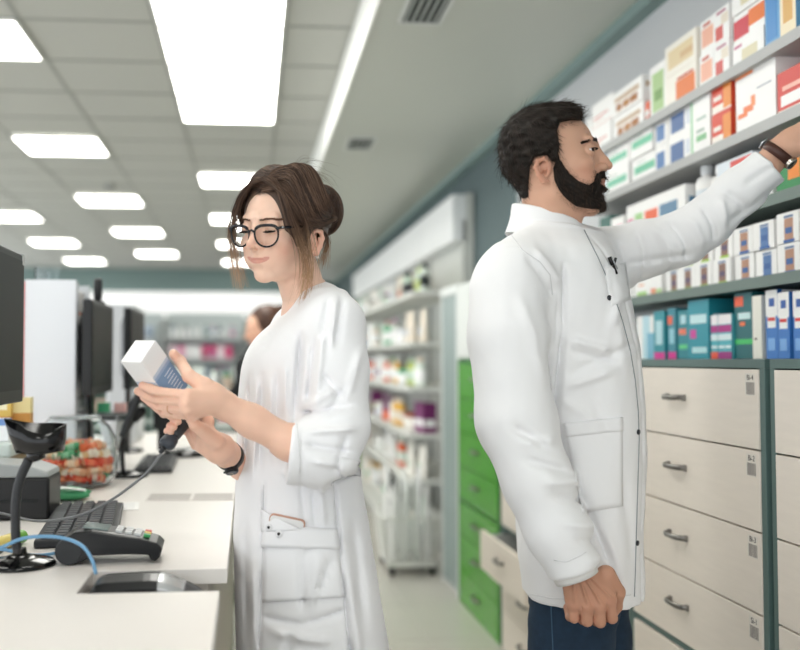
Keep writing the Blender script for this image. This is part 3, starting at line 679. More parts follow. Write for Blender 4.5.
# second scanner with stand, further back
P2 = Vector((-.375, 2.93, Z0)); e = empty('scanner_stand', P2, 0, 'blurred black scanner stand right of the sweet jar', 'scanner stand')
MB().lathe([(.062, 0), (.063, .004), (.05, .012), (.012, .018)], 32).build('base', M_gloss, e, smooth=True)
q = [WY(123, 471, 2.93), WY(122.5, 450, 2.93), WY(127, 432, 2.93), WY(136, 416, 2.93)]
MB().tube(spline([p-P2 for p in q], 8), .007, 10).build('gooseneck', M_black, e, smooth=True)
MB().tube([WY(133, 420, 2.93)-P2, WY(139, 412, 2.93)-P2, WY(145, 409, 2.93)-P2], [.014, .02, .012], 12).build('cup', M_black, e, smooth=True)
e = empty('barcode_scanner', WY(131, 416, 2.9), 0, 'black handheld scanner resting on the second scanner stand', 'barcode scanner'); c0 = Vector(e.location)
q = [WY(122, 437, 2.885)-c0, WY(124, 432, 2.885)-c0, WY(133, 408, 2.89)-c0, WY(138, 398, 2.9)-c0, WY(143, 392, 2.9)-c0]
MB().tube(spline(q, 5), [.008]+[.011]*5+[.012]*5+[.014]*6+[.018]*4, 14).build('handle', M_black2, e, smooth=True)
MB().tube([WY(139, 397, 2.9)-c0, WY(150, 400, 2.9)-c0, WY(158, 405, 2.9)-c0], [.018, .026, .02], 14, flat=.8).build('scanner_head', M_black, e, smooth=True)
MB().tube(spline([WY(122, 438, 2.885)-c0, WY(119, 450, 2.9)-c0, WY(117, 462, 2.93)-c0, WY(114, 474, 2.97)-c0], 6), .003, 6).build('cable', M_black, e, smooth=True)
# phone base
e = empty('phone_base', (-.245, 3.55, Z0), 0, 'black base with an upright post beyond the scanner hand', 'phone stand')
MB().sweep([[(.085*math.cos(t)*k, .09*math.sin(t)*k, z) for t in [2*PI*i/32 for i in range(32)]] for k, z in ((1, 0), (1, .01), (.85, .02), (.4, .026))]).build('base', M_gloss, e)
MB().box(-.10, -.06, -.02, .02, .02, .22).build('post', M_black, e, bevel=.005)
MB().box(-.115, -.045, -.03, -.02, .10, .30).build('panel', M_black, e, bevel=.004)
# small things
e = empty('paper_note', (-.325, 2.33, Z0), .1, 'small white paper card lying between keyboard and cable slots', 'card')
MB().box(-.05, .05, -.06, .06, 0, .0015).build('card', cmat('#f6f5f3', .5), e)
MB().box(-.04, .04, -.045, .045, .0015, .0022).build('card_print', cmat('#ecebea', .5), e)
def lumpy(name, c, r, m_, sc, seed, label, cat):
    rr = random.Random(seed); me = MB(); rings = []
    for k in range(9):
        z = k/8; rad = math.sin(PI*(.12+.8*z)); rings.append([((math.cos(t)*rad*(1+.22*math.sin(5*t+3*z+seed)+rr.uniform(-.12, .12)))*r*sc[0], (math.sin(t)*rad*(1+.2*math.sin(4*t+seed)+rr.uniform(-.1, .1)))*r*sc[1], z*r*sc[2]) for t in [2*PI*i/18 for i in range(18)]])
    me.sweep(rings); o = me.build(name, m_, None, loc=c, smooth=True); return tag(o, label, cat)
o = lumpy('crumpled_packet', (-.47, 2.45, Z0), .045, cmat('#3f9464', .4), (1.2, 1, .75), 3, 'crumpled green and white packet beside the sweet jar', 'packet')
m = MB(); m.tube(spline([(-.035, -.03, .033), (-.01, -.035, .036), (.02, -.03, .032), (.04, -.01, .026)], 5), .010, 8, flat=.3); m.build('white_band', cmat('#eef2ef', .4), o, smooth=True)
e = empty('glue_tube', (-.475, 1.83, Z0+.013), math.radians(-20), 'small yellow and green tube in front of the keyboard', 'tube')
MB().at(rot=(PI/2, 0, 0)).cyl(.013, -.03, .03, 18).build('tube_body', cmat('#e3cf73', .4), e, bevel=.001)
MB().at(rot=(PI/2, 0, 0)).cyl(.0125, -.06, -.0305, 18).build('tube_cap', cmat('#6fae3f', .4), e, bevel=.001)
# little ledge with cartons far left
e = empty('counter_riser', (-.66, 2.42, Z0), 0, 'pale green-grey raised ledge behind the receipt printer', 'riser')
MB().box(-.16, .075, -.13, .13, .125, .16).build('ledge_top', cmat('#cdd8d3', .4), e, bevel=.006)
for xx in (-.15, .045): MB().box(xx, xx+.02, -.11, .11, 0, .125).build('ledge_side', cmat('#8f7b5e', .7), e)
Zl = Z0+.1612
for k, (x, y, w, d, h, b, pr, lb) in enumerate([(-.625, 2.33, .05, .03, .055, '#f4f6f8', [(0, 1, .7, 1, '#6f95d0')], 'white carton with blue top on the raised ledge'),
     (-.675, 2.34, .05, .03, .055, '#eef2f6', [(0, 1, .2, .5, '#86a4d4')], 'white carton with blue band on the raised ledge'),
     (-.655, 2.47, .05, .03, .115, '#d8b45a', [(0, 1, .3, .45, '#b06a2f'), (.1, .8, .6, .8, '#f1e7c4')], 'golden carton at the back of the raised ledge'),
     (-.605, 2.49, .045, .03, .10, '#e6d49a', [(0, 1, .3, .6, '#c48a3f')], 'tan carton at the right back of the raised ledge')]):
    carton(w, d, h, b, pr, lb, 'box', 'cartons on the raised ledge', (x, y, Zl), PI/2)
# tray by the second monitor
e = empty('document_tray', (-.475, 3.20, Z0), 0, 'dark flat tray in front of the second monitor', 'tray')
MB().box(-.05, .06, -.09, .09, .175, .183).box(-.05, .06, -.09, .09, .160, .165).build('tray_plate', cmat('#5b6264', .4), e, bevel=.001)
MB().box(.03, .036, -.09, .09, 0, .175).build('tray_support', cmat('#cfd3d6', .4), e)
carton(.04, .03, .032, '#4fb380', [], 'small green carton on the dark tray', 'box', None, (-.495, 3.17, Z0+.1842), PI/2)
carton(.04, .03, .03, '#e8b9b4', [], 'small pink carton on the dark tray', 'box', None, (-.44, 3.18, Z0+.1842), PI/2)
# cables
def cable(name, pts, r, m_, label):
    o = MB().tube(spline(pts, 10), r, 8).build(name, m_, None, smooth=True); return tag(o, label, 'cable')
M_blue = mat('blue_cable', '#6f9fc4', .35)
cable('network_cable', [WY(-25, 556, 1.60), WY(0, 548, 1.61), WY(25, 538, 1.62), WY(57, 537, 1.615), WY(81, 545, 1.60), WY(92, 560, 1.585), WY(96, 574, 1.575)], .0032, M_blue, 'blue cable arching over the counter into the notch')
cable('network_cable', [WY(-25, 548, 1.75), WY(0, 549, 1.745), (-.40, 1.735, Z0+.0075), (-.375, 1.745, Z0+.0045), (-.355, 1.765, Z0+.004), (-.35, 1.79, Z0+.004)], .0032, M_blue, 'lower blue cable lying behind the scanner stand')

NOSHIFT = {'scanner_stand', 'candy_jar', 'wrapped_sweet', 'network_cable', 'barcode_scanner', 'scanner_stand.001'}
def is_counter(o):
    p = o.location; return o.parent is None and XW < p.x < -.1 and 1.4 < p.y < 4.6 and ZW-.1 < p.z < 1.6
for o in list(COL.objects):
    b_ = o.name.split('.')[0]
    if is_counter(o) and b_ not in NOSHIFT and o.name not in ('service_counter',):
        o.location.x += .0806*o.location.x**2/o.location.y
# ================================================================ IMPLICIT MODELLING (numpy)
F32 = np.float32
def _smin(a, b, k):
    if k <= 0: return np.minimum(a, b)
    h = np.clip(.5+.5*(b-a)/k, 0, 1); return b*(1-h)+a*h-k*h*(1-h)
class Vol:
    def __init__(s, lo, hi, h):
        s.h = h; s.ax = [np.arange(lo[i], hi[i]+h, h, dtype=F32) for i in range(3)]
        s.f = np.full([len(a) for a in s.ax], .5, F32)
    def win(s, lo, hi, m):
        sl = []
        for i in range(3):
            a = int(np.searchsorted(s.ax[i], lo[i]-m)); b = int(np.searchsorted(s.ax[i], hi[i]+m)); sl.append(slice(max(a, 0), max(b, a)))
        X, Y, Z = s.ax[0][sl[0]][:, None, None], s.ax[1][sl[1]][None, :, None], s.ax[2][sl[2]][None, None, :]
        return tuple(sl), X, Y, Z
    def op(s, fn, lo, hi, k, mode='add', m=None):
        m = (2*k+3*s.h) if m is None else m
        sl, X, Y, Z = s.win(lo, hi, m)
        if 0 in s.f[sl].shape: return s
        d = fn(X, Y, Z).astype(F32)
        g = s.f[sl]
        if mode == 'add': s.f[sl] = _smin(g, d, k)
        elif mode == 'sub': s.f[sl] = -_smin(-g, d, k)
        elif mode == 'and': s.f[sl] = -_smin(-g, -d, k)
        return s
    def ell(s, c, r, k=.01, mode='add', R=None):
        c = np.array(c, F32); r = np.array(r, F32); M = None if R is None else np.array(Euler(R).to_matrix().transposed(), F32)
        def fn(X, Y, Z):
            x, y, z = X-c[0], Y-c[1], Z-c[2]
            if M is not None: x, y, z = (M[i, 0]*x+M[i, 1]*y+M[i, 2]*z for i in range(3))
            k0 = np.sqrt((x/r[0])**2+(y/r[1])**2+(z/r[2])**2)+1e-6
            k1 = np.sqrt((x/r[0]**2)**2+(y/r[1]**2)**2+(z/r[2]**2)**2)+1e-6
            return k0*(k0-1)/k1
        rm = float(max(r)) if R is not None else None
        lo = c-(rm if rm else r); hi = c+(rm if rm else r)
        return s.op(fn, lo, hi, k, mode)
    def cone(s, a, b, ra, rb, k=.01, mode='add', flat=None):
        """tapering capsule; flat = (axis vector, factor): squeezed along the axis"""
        a = np.array(a, F32); b = np.array(b, F32); ab = b-a; L2 = float(ab@ab)+1e-12
        def fn(X, Y, Z):
            x, y, z = X-a[0], Y-a[1], Z-a[2]
            t = np.clip((x*ab[0]+y*ab[1]+z*ab[2])/L2, 0, 1)
            px, py, pz = x-ab[0]*t, y-ab[1]*t, z-ab[2]*t
            r = ra+(rb-ra)*t
            if flat is not None:
                n = np.array(flat[0], F32); n = n/np.linalg.norm(n); q = px*n[0]+py*n[1]+pz*n[2]; e = flat[1]-1
                px, py, pz = px+n[0]*q*e, py+n[1]*q*e, pz+n[2]*q*e
                return (np.sqrt(px*px+py*py+pz*pz)-r)/max(1, flat[1]**.5)
            return np.sqrt(px*px+py*py+pz*pz)-r
        R = max(ra, rb); return s.op(fn, np.minimum(a, b)-R, np.maximum(a, b)+R, k, mode)
    def chain(s, pts, rs, k=.004, kk=.01, mode='add', flat=None):
        for i in range(len(pts)-1): s.cone(pts[i], pts[i+1], rs[i], rs[i+1], k if i else kk, mode, flat)
        return s
    def loft(s, st, k=.01, yaw=0, mode='add', zcap=(None, None)):
        """st rows: z, cx, cy, rx, ry, exponent, ordered by rising z"""
        st = np.array(st, F32); ca, sa = math.cos(yaw), math.sin(yaw)
        zz = np.linspace(st[0, 0], st[-1, 0], 200)
        cols = [np.interp(zz, st[:, 0], st[:, j]) for j in range(1, 6)]
        ker = np.ones(13)/13
        cols = [np.convolve(np.pad(c, 6, 'edge'), ker, 'valid') for c in cols]
        def fn(X, Y, Z):
            cx, cy, rx, ry, n = [np.interp(Z, zz, c).astype(F32) for c in cols]
            x = (X-cx)*ca+(Y-cy)*sa; y = -(X-cx)*sa+(Y-cy)*ca
            q = ((np.abs(x)/rx)**n+(np.abs(y)/ry)**n)**(1/n)
            d = (q-1)*np.minimum(rx, ry)
            return np.maximum(np.maximum(d, st[0, 0]-Z), Z-st[-1, 0])
        R = max(st[:, 3].max(), st[:, 4].max())
        lo = (st[:, 1].min()-R, st[:, 2].min()-R, st[0, 0]); hi = (st[:, 1].max()+R, st[:, 2].max()+R, st[-1, 0])
        return s.op(fn, lo, hi, k, mode)
    def near(s, fn, band=.03):
        """fn(x,y,z) -> amount added to the field near the surface (positive carves in)"""
        I = np.nonzero(np.abs(s.f) < band)
        s.f[I] += fn(s.ax[0][I[0]], s.ax[1][I[1]], s.ax[2][I[2]]).astype(F32); return s
    def copy(s):
        o = Vol.__new__(Vol); o.h = s.h; o.ax = s.ax; o.f = s.f.copy(); return o
    def mesh(s):
        f = s.f; ins = f < 0; nx, ny, nz = f.shape
        cnt = np.zeros((nx-1, ny-1, nz-1), np.uint8)
        for i in (0, 1):
            for j in (0, 1):
                for k in (0, 1): cnt += ins[i:nx-1+i, j:ny-1+j, k:nz-1+k]
        act = (cnt > 0) & (cnt < 8); C = np.nonzero(act); n = len(C[0])
        idx = np.full(act.shape, -1, np.int32); idx[C] = np.arange(n)
        acc = np.zeros((n, 3)); num = np.zeros(n)
        cor = [(i, j, k) for i in (0, 1) for j in (0, 1) for k in (0, 1)]
        for a in cor:
            for ax in range(3):
                if a[ax]: continue
                b = list(a); b[ax] = 1
                fa = f[C[0]+a[0], C[1]+a[1], C[2]+a[2]]; fb = f[C[0]+b[0], C[1]+b[1], C[2]+b[2]]
                m = (fa < 0) != (fb < 0); t = fa[m]/(fa[m]-fb[m])
                p = np.zeros((m.sum(), 3)); p[:] = a; p[:, ax] = t
                acc[m] += p; num[m] += 1
        V = acc/num[:, None]+np.stack(C, 1)
        V = V*s.h+np.array([s.ax[0][0], s.ax[1][0], s.ax[2][0]])
        Fs = []
        for ax in range(3):
            o1, o2 = [(1, 2), (2, 0), (0, 1)][ax]
            sl0 = [slice(1, -1)]*3; sl0[ax] = slice(0, -1); sl1 = [slice(1, -1)]*3; sl1[ax] = slice(1, None)
            A = ins[tuple(sl0)]; B = ins[tuple(sl1)]
            E = np.nonzero(A != B); e = np.stack(E, 1); off = np.array([1, 1, 1]); off[ax] = 0; e = e+off
            flip = A[E]
            def ci(d1, d2):
                q = e.copy(); q[:, o1] -= d1; q[:, o2] -= d2; return idx[q[:, 0], q[:, 1], q[:, 2]]
            q = np.stack([ci(1, 1), ci(0, 1), ci(0, 0), ci(1, 0)], 1)
            q[~flip] = q[~flip][:, ::-1]; Fs.append(q)
        Q = np.concatenate(Fs); Q = Q[(Q >= 0).all(1)]
        return V, Q
def raw_mesh(name, V, Q, m, parent=None, tint=None, smooth=True):
    V = np.asarray(V); Q = np.asarray(Q); me = bpy.data.meshes.new(name)
    me.vertices.add(len(V)); me.vertices.foreach_set('co', V.astype(F32).ravel())
    k = Q.shape[1]; me.loops.add(Q.size); me.loops.foreach_set('vertex_index', Q.astype(np.int32).ravel())
    me.polygons.add(len(Q)); me.polygons.foreach_set('loop_start', np.arange(0, Q.size, k, dtype=np.int32))
    me.polygons.foreach_set('loop_total', np.full(len(Q), k, np.int32))
    me.polygons.foreach_set('use_smooth', np.full(len(Q), smooth))
    me.update(calc_edges=True); me.materials.append(m)
    if tint is not None:
        a = me.color_attributes.new('tint', 'FLOAT_COLOR', 'POINT'); c = np.ones((len(V), 4), F32); c[:, :3] = tint; a.data.foreach_set('color', c.ravel())
    o = bpy.data.objects.new(name, me); COL.objects.link(o)
    if parent: o.parent = parent
    return o
def lin(h): return np.array(srgb(h)[:3])
def smooth_mesh(V, Q, it=1, lam=.5):
    n = len(V); k = Q.shape[1]
    for _ in range(it):
        acc = np.zeros_like(V); c = np.zeros(n)
        for i in range(k):
            a, b = Q[:, i], Q[:, (i+1) % k]
            for d in range(3): acc[:, d] += np.bincount(a, V[b, d], n)+np.bincount(b, V[a, d], n)
            c += np.bincount(a, minlength=n)+np.bincount(b, minlength=n)
        V = V+(acc/np.maximum(c, 1)[:, None]-V)*lam
    return V
def vnormals(V, Q):
    a = V[Q[:, 2]]-V[Q[:, 0]]; b = V[Q[:, 3 % Q.shape[1]]]-V[Q[:, 1]]; fn = np.cross(a, b); N = np.zeros_like(V)
    for i in range(Q.shape[1]):
        for d in range(3): N[:, d] += np.bincount(Q[:, i], fn[:, d], len(V))
    return N/(np.linalg.norm(N, axis=1, keepdims=True)+1e-12)
def strands(name, P, r, m, parent=None, tint=None, taper=True):
    """P: (N,K,3) polylines as three-sided tubes"""
    P = np.asarray(P, float); N, K = P.shape[:2]
    T = np.gradient(P, axis=1); T /= np.linalg.norm(T, axis=2, keepdims=True)+1e-9
    ref = np.array([.31, .52, .79]); n1 = np.cross(T, ref); n1 /= np.linalg.norm(n1, axis=2, keepdims=True)+1e-9; n2 = np.cross(T, n1)
    rr = np.asarray(r) if np.ndim(r) else np.full(N, r); w = rr[:, None]*(np.linspace(1, .25, K)[None, :] if taper else 1)
    V = np.stack([P+(n1*math.cos(a)+n2*math.sin(a))*w[..., None] for a in (0, 2.094, 4.189)], 2).reshape(-1, 3)
    base = (np.arange(N)[:, None, None]*K*3+np.arange(K-1)[None, :, None]*3+np.arange(3)[None, None, :])
    nxt = base-np.arange(3)[None, None, :]+((np.arange(3)+1) % 3)[None, None, :]
    Q = np.stack([base, nxt, nxt+3, base+3], -1).reshape(-1, 4)
    tt = None if tint is None else np.repeat(tint.reshape(-1, 3), 3, axis=0)
    return raw_mesh(name, V, Q, m, parent, tt)
def catmull(P, n):
    """(N,K,3) control -> (N,(K-1)*n+1,3)"""
    P = np.asarray(P, float); P = np.concatenate([2*P[:, :1]-P[:, 1:2], P, 2*P[:, -1:]-P[:, -2:-1]], 1); out = []
    for i in range(1, P.shape[1]-2):
        for k in range(n):
            t = k/n; a, b, c, d = P[:, i-1], P[:, i], P[:, i+1], P[:, i+2]
            out.append(.5*((2*b)+(c-a)*t+(2*a-5*b+4*c-d)*t*t+(3*b-a-3*c+d)*t**3))
    out.append(P[:, -2]); return np.stack(out, 1)
def seg_d(px, pz, a, b):
    ax, az = a; bx, bz = b; dx, dz = bx-ax, bz-az; L = dx*dx+dz*dz+1e-12
    t = np.clip(((px-ax)*dx+(pz-az)*dz)/L, 0, 1); return np.hypot(px-ax-dx*t, pz-az-dz*t), t
def poly_sd(px, pz, poly):
    """signed distance to a 2D polygon, negative inside"""
    d = np.full(np.broadcast(px, pz).shape, 9., F32); ins = np.zeros(d.shape, bool); n = len(poly)
    for i in range(n):
        a, b = poly[i], poly[(i+1) % n]; d = np.minimum(d, seg_d(px, pz, a, b)[0])
        if a[1] != b[1]:
            c = ((pz < a[1]) != (pz < b[1])) & (px < (b[0]-a[0])*(pz-a[1])/(b[1]-a[1])+a[0]); ins ^= c
    return np.where(ins, -d, d)
def vnoise(x, y, z, sc, seed=0):
    """cheap smooth 3D noise, sum of sines"""
    r = np.random.RandomState(seed); o = 0
    for i in range(7):
        k = r.normal(size=3)*sc; o = o+np.sin(k[0]*x+k[1]*y+k[2]*z+r.uniform(0, 6.28))
    return o/7
# ================================================================ HEADS
# local axes: x forward, y to the person's left, z up, origin between the ears
def head_volume(fem, h=.0015, neck=None):
    v = Vol((-.125, -.1, -.20), (.15, .1, .155), h); w = .93 if fem else 1.
    j = .86 if fem else 1.
    v.ell((-.001, 0, .045), (.088, .073*w, .086), .01)                 # cranium
    v.ell((.030, 0, .060), (.066, .062*w, .064), .02)                  # forehead
    v.ell((.040, 0, -.005), (.060, .060*w, .072), .02)                 # mid face
    for s in (-1, 1):
        v.cone((.005, s*.054*w, -.005), (.018, s*.050*j, -.048), .016, .014, .02)          # ramus
        v.cone((.018, s*.050*j, -.048 if not fem else -.042), (.092 if not fem else .086, s*(.014 if not fem else .010), -.074 if not fem else -.058), .014 if not fem else .012, .013 if not fem else .010, .018)  # jaw line
        v.ell((.073, s*.041*w, .010), (.024, .020, .018), .016)        # cheekbone
        v.ell((.074 if fem else .078, s*.030, -.022), (.024, .020, .024), .016)         # cheek
        if not fem: v.cone((.098, s*.008, .061), (.088, s*.040, .062), .008, .007, .012)
        else: v.cone((.096, s*.008, .060), (.084, s*.038, .060), .006, .006, .014)
    if fem: v.ell((.086, 0, -.057), (.015, .016, .013), .014)        # chin
    else: v.ell((.092, 0, -.066), (.021, .022, .018), .014)
    v.ell((.081 if fem else .088, 0, -.024), (.027, .028, .028), .014)                  # muzzle
    for s in (-1, 1): v.ell((.113, s*.033, .040), (.018, .017, .0125), .010, 'sub')   # sockets
    v.cone((.094, 0, .040), (.106, 0, .004), .010, .013, .010)
    # nose
    if fem:
        v.cone((.098, 0, .046), (.119, 0, .013), .0075, .0082, .008)
        v.ell((.1225, 0, .0105), (.0095, .0088, .0080), .006)
        for s in (-1, 1): v.ell((.110, s*.0115, .0055), (.0095, .0065, .0065), .005)
    else:
        v.cone((.100, 0, .052), (.118, 0, .024), .0085, .0090, .010)
        v.cone((.118, 0, .024), (.126, 0, .014), .0088, .0092, .006)
        for s in (-1, 1): v.ell((.114, s*.013, .009), (.0115, .0075, .008), .005)
    nt = .118 if fem else .121
    for s in (-1, 1): v.ell((nt-.003, s*.0065, .0005 if fem else .0025), (.006, .0035, .0035), .002, 'sub')
    # lips
    wm = .0290 if fem else .023; lx = .1045 if fem else .1145
    for s in (-1, 1):
        v.chain([(lx, s*.0, -.0185), (lx-.0005, s*.006, -.0175), (lx-.010, s*wm*.75, -.0205), (lx-(.022 if fem else .019), s*wm, -.0225+(.0050 if fem else 0))], [.0050, .0052, .0040, .0022] if not fem else [.0038, .0040, .0030, .0016], .003, .004)
        v.chain([(lx-.001, 0, -.0290), (lx-.004, s*.009, -.0285), (lx-.012, s*wm*.8, -.0255), (lx-(.022 if fem else .019), s*wm, -.0235+(.0055 if fem else 0))], [.0062, .0060, .0038, .0020] if not fem else [.0046, .0046, .0030, .0015], .003, .004)
        v.chain([(lx+.006, 0, -.0236), (lx+.002, s*.010, -.0238), (lx-.009, s*wm*.85, -.0232), (lx-.018, s*(wm+.002), -.0165 if fem else -.0235)], [.0010, .0010, .0010, .0010], .001, .0025, 'sub')
    v.ell((lx-(.001 if not fem else -.003), 0, -.0425), (.008 if not fem else .006, .016 if not fem else .010, .005), .008, 'sub')       # under the lower lip
    v.ell((lx+.006, 0, -.0085), (.004, .0035, .006), .005, 'sub')      # philtrum
    # eyes: lid shells, opening cut through them
    ez = .040; ex = .0865; ey = .0315; re = .0122
    for s in (-1, 1):
        v.ell((ex, s*ey, ez), (re+.0022,)*3, .003)
        if fem:
            v.ell((ex+.0150, s*(ey+.0008), ez-.0062), (.0085, .0125, .0016), .001, 'sub')
        else:
            v.ell((ex+.0090, s*(ey+.0045), ez+.0002), (.0120, .0120, .0036), .0015, 'sub')
    # ears
    for s in (-1, 1):
        y0 = s*(.070*w)
        e = lambda a, b, c: (a, y0+s*b, c)
        es = .92 if fem else .86; dz = -.002 if fem else -.009
        e = lambda a, b, c: (a*es, y0+s*b, c*es+dz)
        pts = [(.012, .002, .004), (.010, .006, .022), (-.002, .012, .031), (-.016, .015, .026), (-.021, .015, .010), (-.015, .012, -.008), (-.004, .008, -.021), (.006, .004, -.022)]
        v.chain([e(*p) for p in pts], [.0035, .0038, .004, .0045, .0045, .0042, .0060, .0045], .003, .004)
        v.ell(e(-.004, .003, .004), (.014, .0062, .020), .004, 'add', (0, .15, s*.25))
        v.ell(e(-.001, .0125, .004), (.0085, .0075, .0115), .003, 'sub')
        v.chain([e(-.012, .012, .012), e(-.013, .011, -.004), e(-.004, .009, -.013)], [.0028, .003, .003], .002, .002)
        v.ell(e(.008, .004, .001), (.004, .0045, .006), .003)
        v.ell(e(-.001, .005, .0), (.004, .008, .005), .002, 'sub')
    return v
def place(v, Q, O, M):       # local verts -> world
    return v @ np.array(M).T + np.array(O)
def head_frame(az, pitch, roll):
    """az: heading angle of the face from +x; pitch down; roll"""
    R = Matrix.Rotation(az, 3, 'Z') @ Matrix.Rotation(pitch, 3, 'Y') @ Matrix.Rotation(roll, 3, 'X'); return R
def skin_tint(V, base, fem, lip, cheek):
    c = np.tile(lin(base), (len(V), 1)); x, y, z = V.T
    def mix(m, col): 
        nonlocal c
        m = np.clip(m, 0, 1)[:, None]; c = c*(1-m)+lin(col)*m
    g = lambda cx, cy, cz, r: np.exp(-(((x-cx)**2+(np.abs(y)-cy)**2+(z-cz)**2)/r**2))
    mix(.55*g(.078, .045, -.006, .024), cheek); mix(.45*g(.124, .004, .012, .014), cheek)
    # lips: elliptical band following the mouth
    wl_ = .029 if fem else .0245; zc = -.0232+(.0045*(y/.029)**2 if fem else 0*y); half = (.0056 if fem else .0078)*np.sqrt(np.clip(1-(y/wl_)**2, 0, 1)); top = (.0044 if fem else .0062)*np.sqrt(np.clip(1-(y/wl_)**2, 0, 1))
    m = ((z < zc+top*1.1) & (z > zc-half*1.35) & (x > .078) & (np.abs(y) < wl_)).astype(float)
    mix(m*(.7 if fem else .6), lip)
    mix(.5*((np.abs(y) > .072) & (z > -.03) & (z < .04) & (x > -.03) & (x < .02)), cheek)
    c *= (1+.03*vnoise(x, y, z, 120, 3))[:, None]
    return np.clip(c, 0, 1)
M_skin = vcmat('skin', .48, sss=.12, spec=.35, bump=(900, .05, .0004))
M_eye = mat('eye_white', '#e9e4e0', .15); M_iris = mat('iris_brown', '#2e1d14', .1)
M_hairm = vcmat('hair', .42, spec=.45)
M_brow = mat('brow_hair', '#2a1f19', .6)
def eyes(parent, O, M, look, fem):
    for s in (-1, 1):
        c = np.array((.0865, s*.0315, .040)); r = .0122
        vs = MB().at(); 
        prof = [(r*math.sin(a), -r*math.cos(a)) for a in np.linspace(.02, PI-.02, 18)]
        W = Matrix(M); pos = Vector(O)+W @ Vector(c)
        d = W @ Vector(look); q = d.to_track_quat('Z', 'Y').to_matrix()
        o = MB().lathe(prof, 24).build('eyeball', M_eye, None, smooth=True); o.matrix_world = Matrix.Translation(pos) @ q.to_4x4(); child_world(o, parent)
        cap = MB().lathe([(.0001, r*1.015)]+[(r*1.015*math.sin(a), r*1.015*math.cos(a)) for a in (.12, .25, .38, .49)][::1], 24)
        k = cap.build('iris', M_iris, o, smooth=True)
def surf_strands(V, N, flow, n, length, seed, lift=.25, keep=None, K=5, wob=.15):
    rs = np.random.RandomState(seed); ids = np.arange(len(V)) if keep is None else np.nonzero(keep)[0]
    ids = rs.choice(ids, min(n, len(ids)), replace=False); P = V[ids]; n_ = N[ids]; f = flow(P); f = f-n_*(f*n_).sum(1, keepdims=True)
    f /= np.linalg.norm(f, axis=1, keepdims=True)+1e-9; f = f+rs.normal(size=f.shape)*wob
    L = length*(rs.uniform(.6, 1.2, len(ids)))[:, None]; out = []
    for k in range(K):
        t = k/(K-1); out.append(P-n_*.001+f*L*t+n_*L*(lift*t-lift*.9*t*t))
    return np.stack(out, 1), rs
# ================================================================ MAN AT THE SHELF
man = empty('person', (.62, 1.99, 0), 0, 'bearded man in a white coat reaching up to the wall shelves', 'person')
def child_world(o, root):
    o.parent = root; o.matrix_parent_inverse = root.matrix_world.inverted(); return o
bpy.context.view_layer.update()
AZ = math.radians(-18.5); MH = head_frame(AZ, 0, 0)
SM = 1.04; MH = MH*SM
OH = np.array(WY(545, 168.5, 1.90))+np.array(MH @ Vector((0, .070, 0)))
hv = head_volume(False)
# neck in local frame
hv.cone((.000, 0, -.03), (.010, 0, -.20), .049, .056, .025)
hv.ell((.050, 0, -.100), (.018, .016, .03), .03)
base = hv.copy()
V, Q = hv.mesh()
skin_m = skin_tint(V, '#d3a68d', False, '#b06a5e', '#c4866f')
# stubble shade on the neck under the beard is hair colour on skin
head_parts = [(place(V, Q, OH, MH), Q, skin_m)]
# hair
M_hairk = vcmat('dark_hair', .6, spec=.22)
def shell(vol, t, poly, lat=None, extra=None, h=None):
    o = vol.copy(); X, Y, Z = o.ax[0][:, None, None], o.ax[1][None, :, None], o.ax[2][None, None, :]
    m = poly_sd(X[:, 0, :][:, None, :], Z[0, :, :][None, :, :], poly)
    T = t(X, Y, Z) if callable(t) else t
    d = -_smin(-(o.f-T), -np.broadcast_to(m, o.f.shape), .006)
    if extra is not None: d = np.maximum(d, extra(X, Y, Z))
    o.f = np.maximum(d, -(o.f+.004)).astype(F32); return o
hair_poly = [(.071, .106), (.073, .125), (.06, .2), (-.2, .2), (-.2, .02), (-.085, -.012), (-.062, -.036), (-.042, -.054), (-.034, -.050), (-.033, -.02), (-.030, .006), (-.020, .025), (.004, .027), (.013, .014), (.024, .014), (.029, .045), (.024, .075), (.030, .094), (.05, .100), (.066, .102)]
def hair_t(X, Y, Z):
    return .0105-.0045*np.clip((-X-.02)/.04, 0, 1)*np.clip((.11-Z)/.05, 0, 1)+.007*np.clip((Z-.06)/.06, 0, 1)+.004*np.clip((X-.02)/.05, 0, 1)*(Z > .08)+.0045*vnoise(X, Y, Z, 190, 5)+.003*vnoise(X, Y, Z, 80, 9)-.0045*np.clip((.03-Z)/.05, 0, 1)*(X < -.02)
hs = shell(hv, hair_t, hair_poly)
HV, HQ = hs.mesh(); HN = vnormals(HV, HQ)
def hair_tint(V, cols, seed, sc=160):
    a = np.clip(.5+.9*vnoise(V[:, 0], V[:, 1], V[:, 2], sc, seed), 0, 1)[:, None]; return lin(cols[0])*(1-a)+lin(cols[1])*a
o = raw_mesh('hair', place(HV, HQ, OH, MH), HQ, M_hairk, None, hair_tint(HV, ('#17130f', '#2a231e'), 4)); child_world(o, man)
crown = np.array((-.055, .0, .125))
def mflow(P):
    d = P-crown; d = d/(np.linalg.norm(d, axis=1, keepdims=True)+1e-6)
    d[:, 2] -= .35*(P[:, 2] < .10); d[:, 0] += .25*(P[:, 2] > .10); return d
S, rs = surf_strands(HV, HN, mflow, 7000, .019, 1, .26, wob=.25)
tn = np.repeat((lin('#1a1511')*(1-(q := rs.uniform(0, 1, (len(S), 1))))+lin('#3b312b')*q)[:, None, :], S.shape[1], 1)
o = strands('hair_strands', S @ np.array(MH).T+OH, rs.uniform(.0003, .0006, len(S)), M_hairk, None, tn); child_world(o, man)
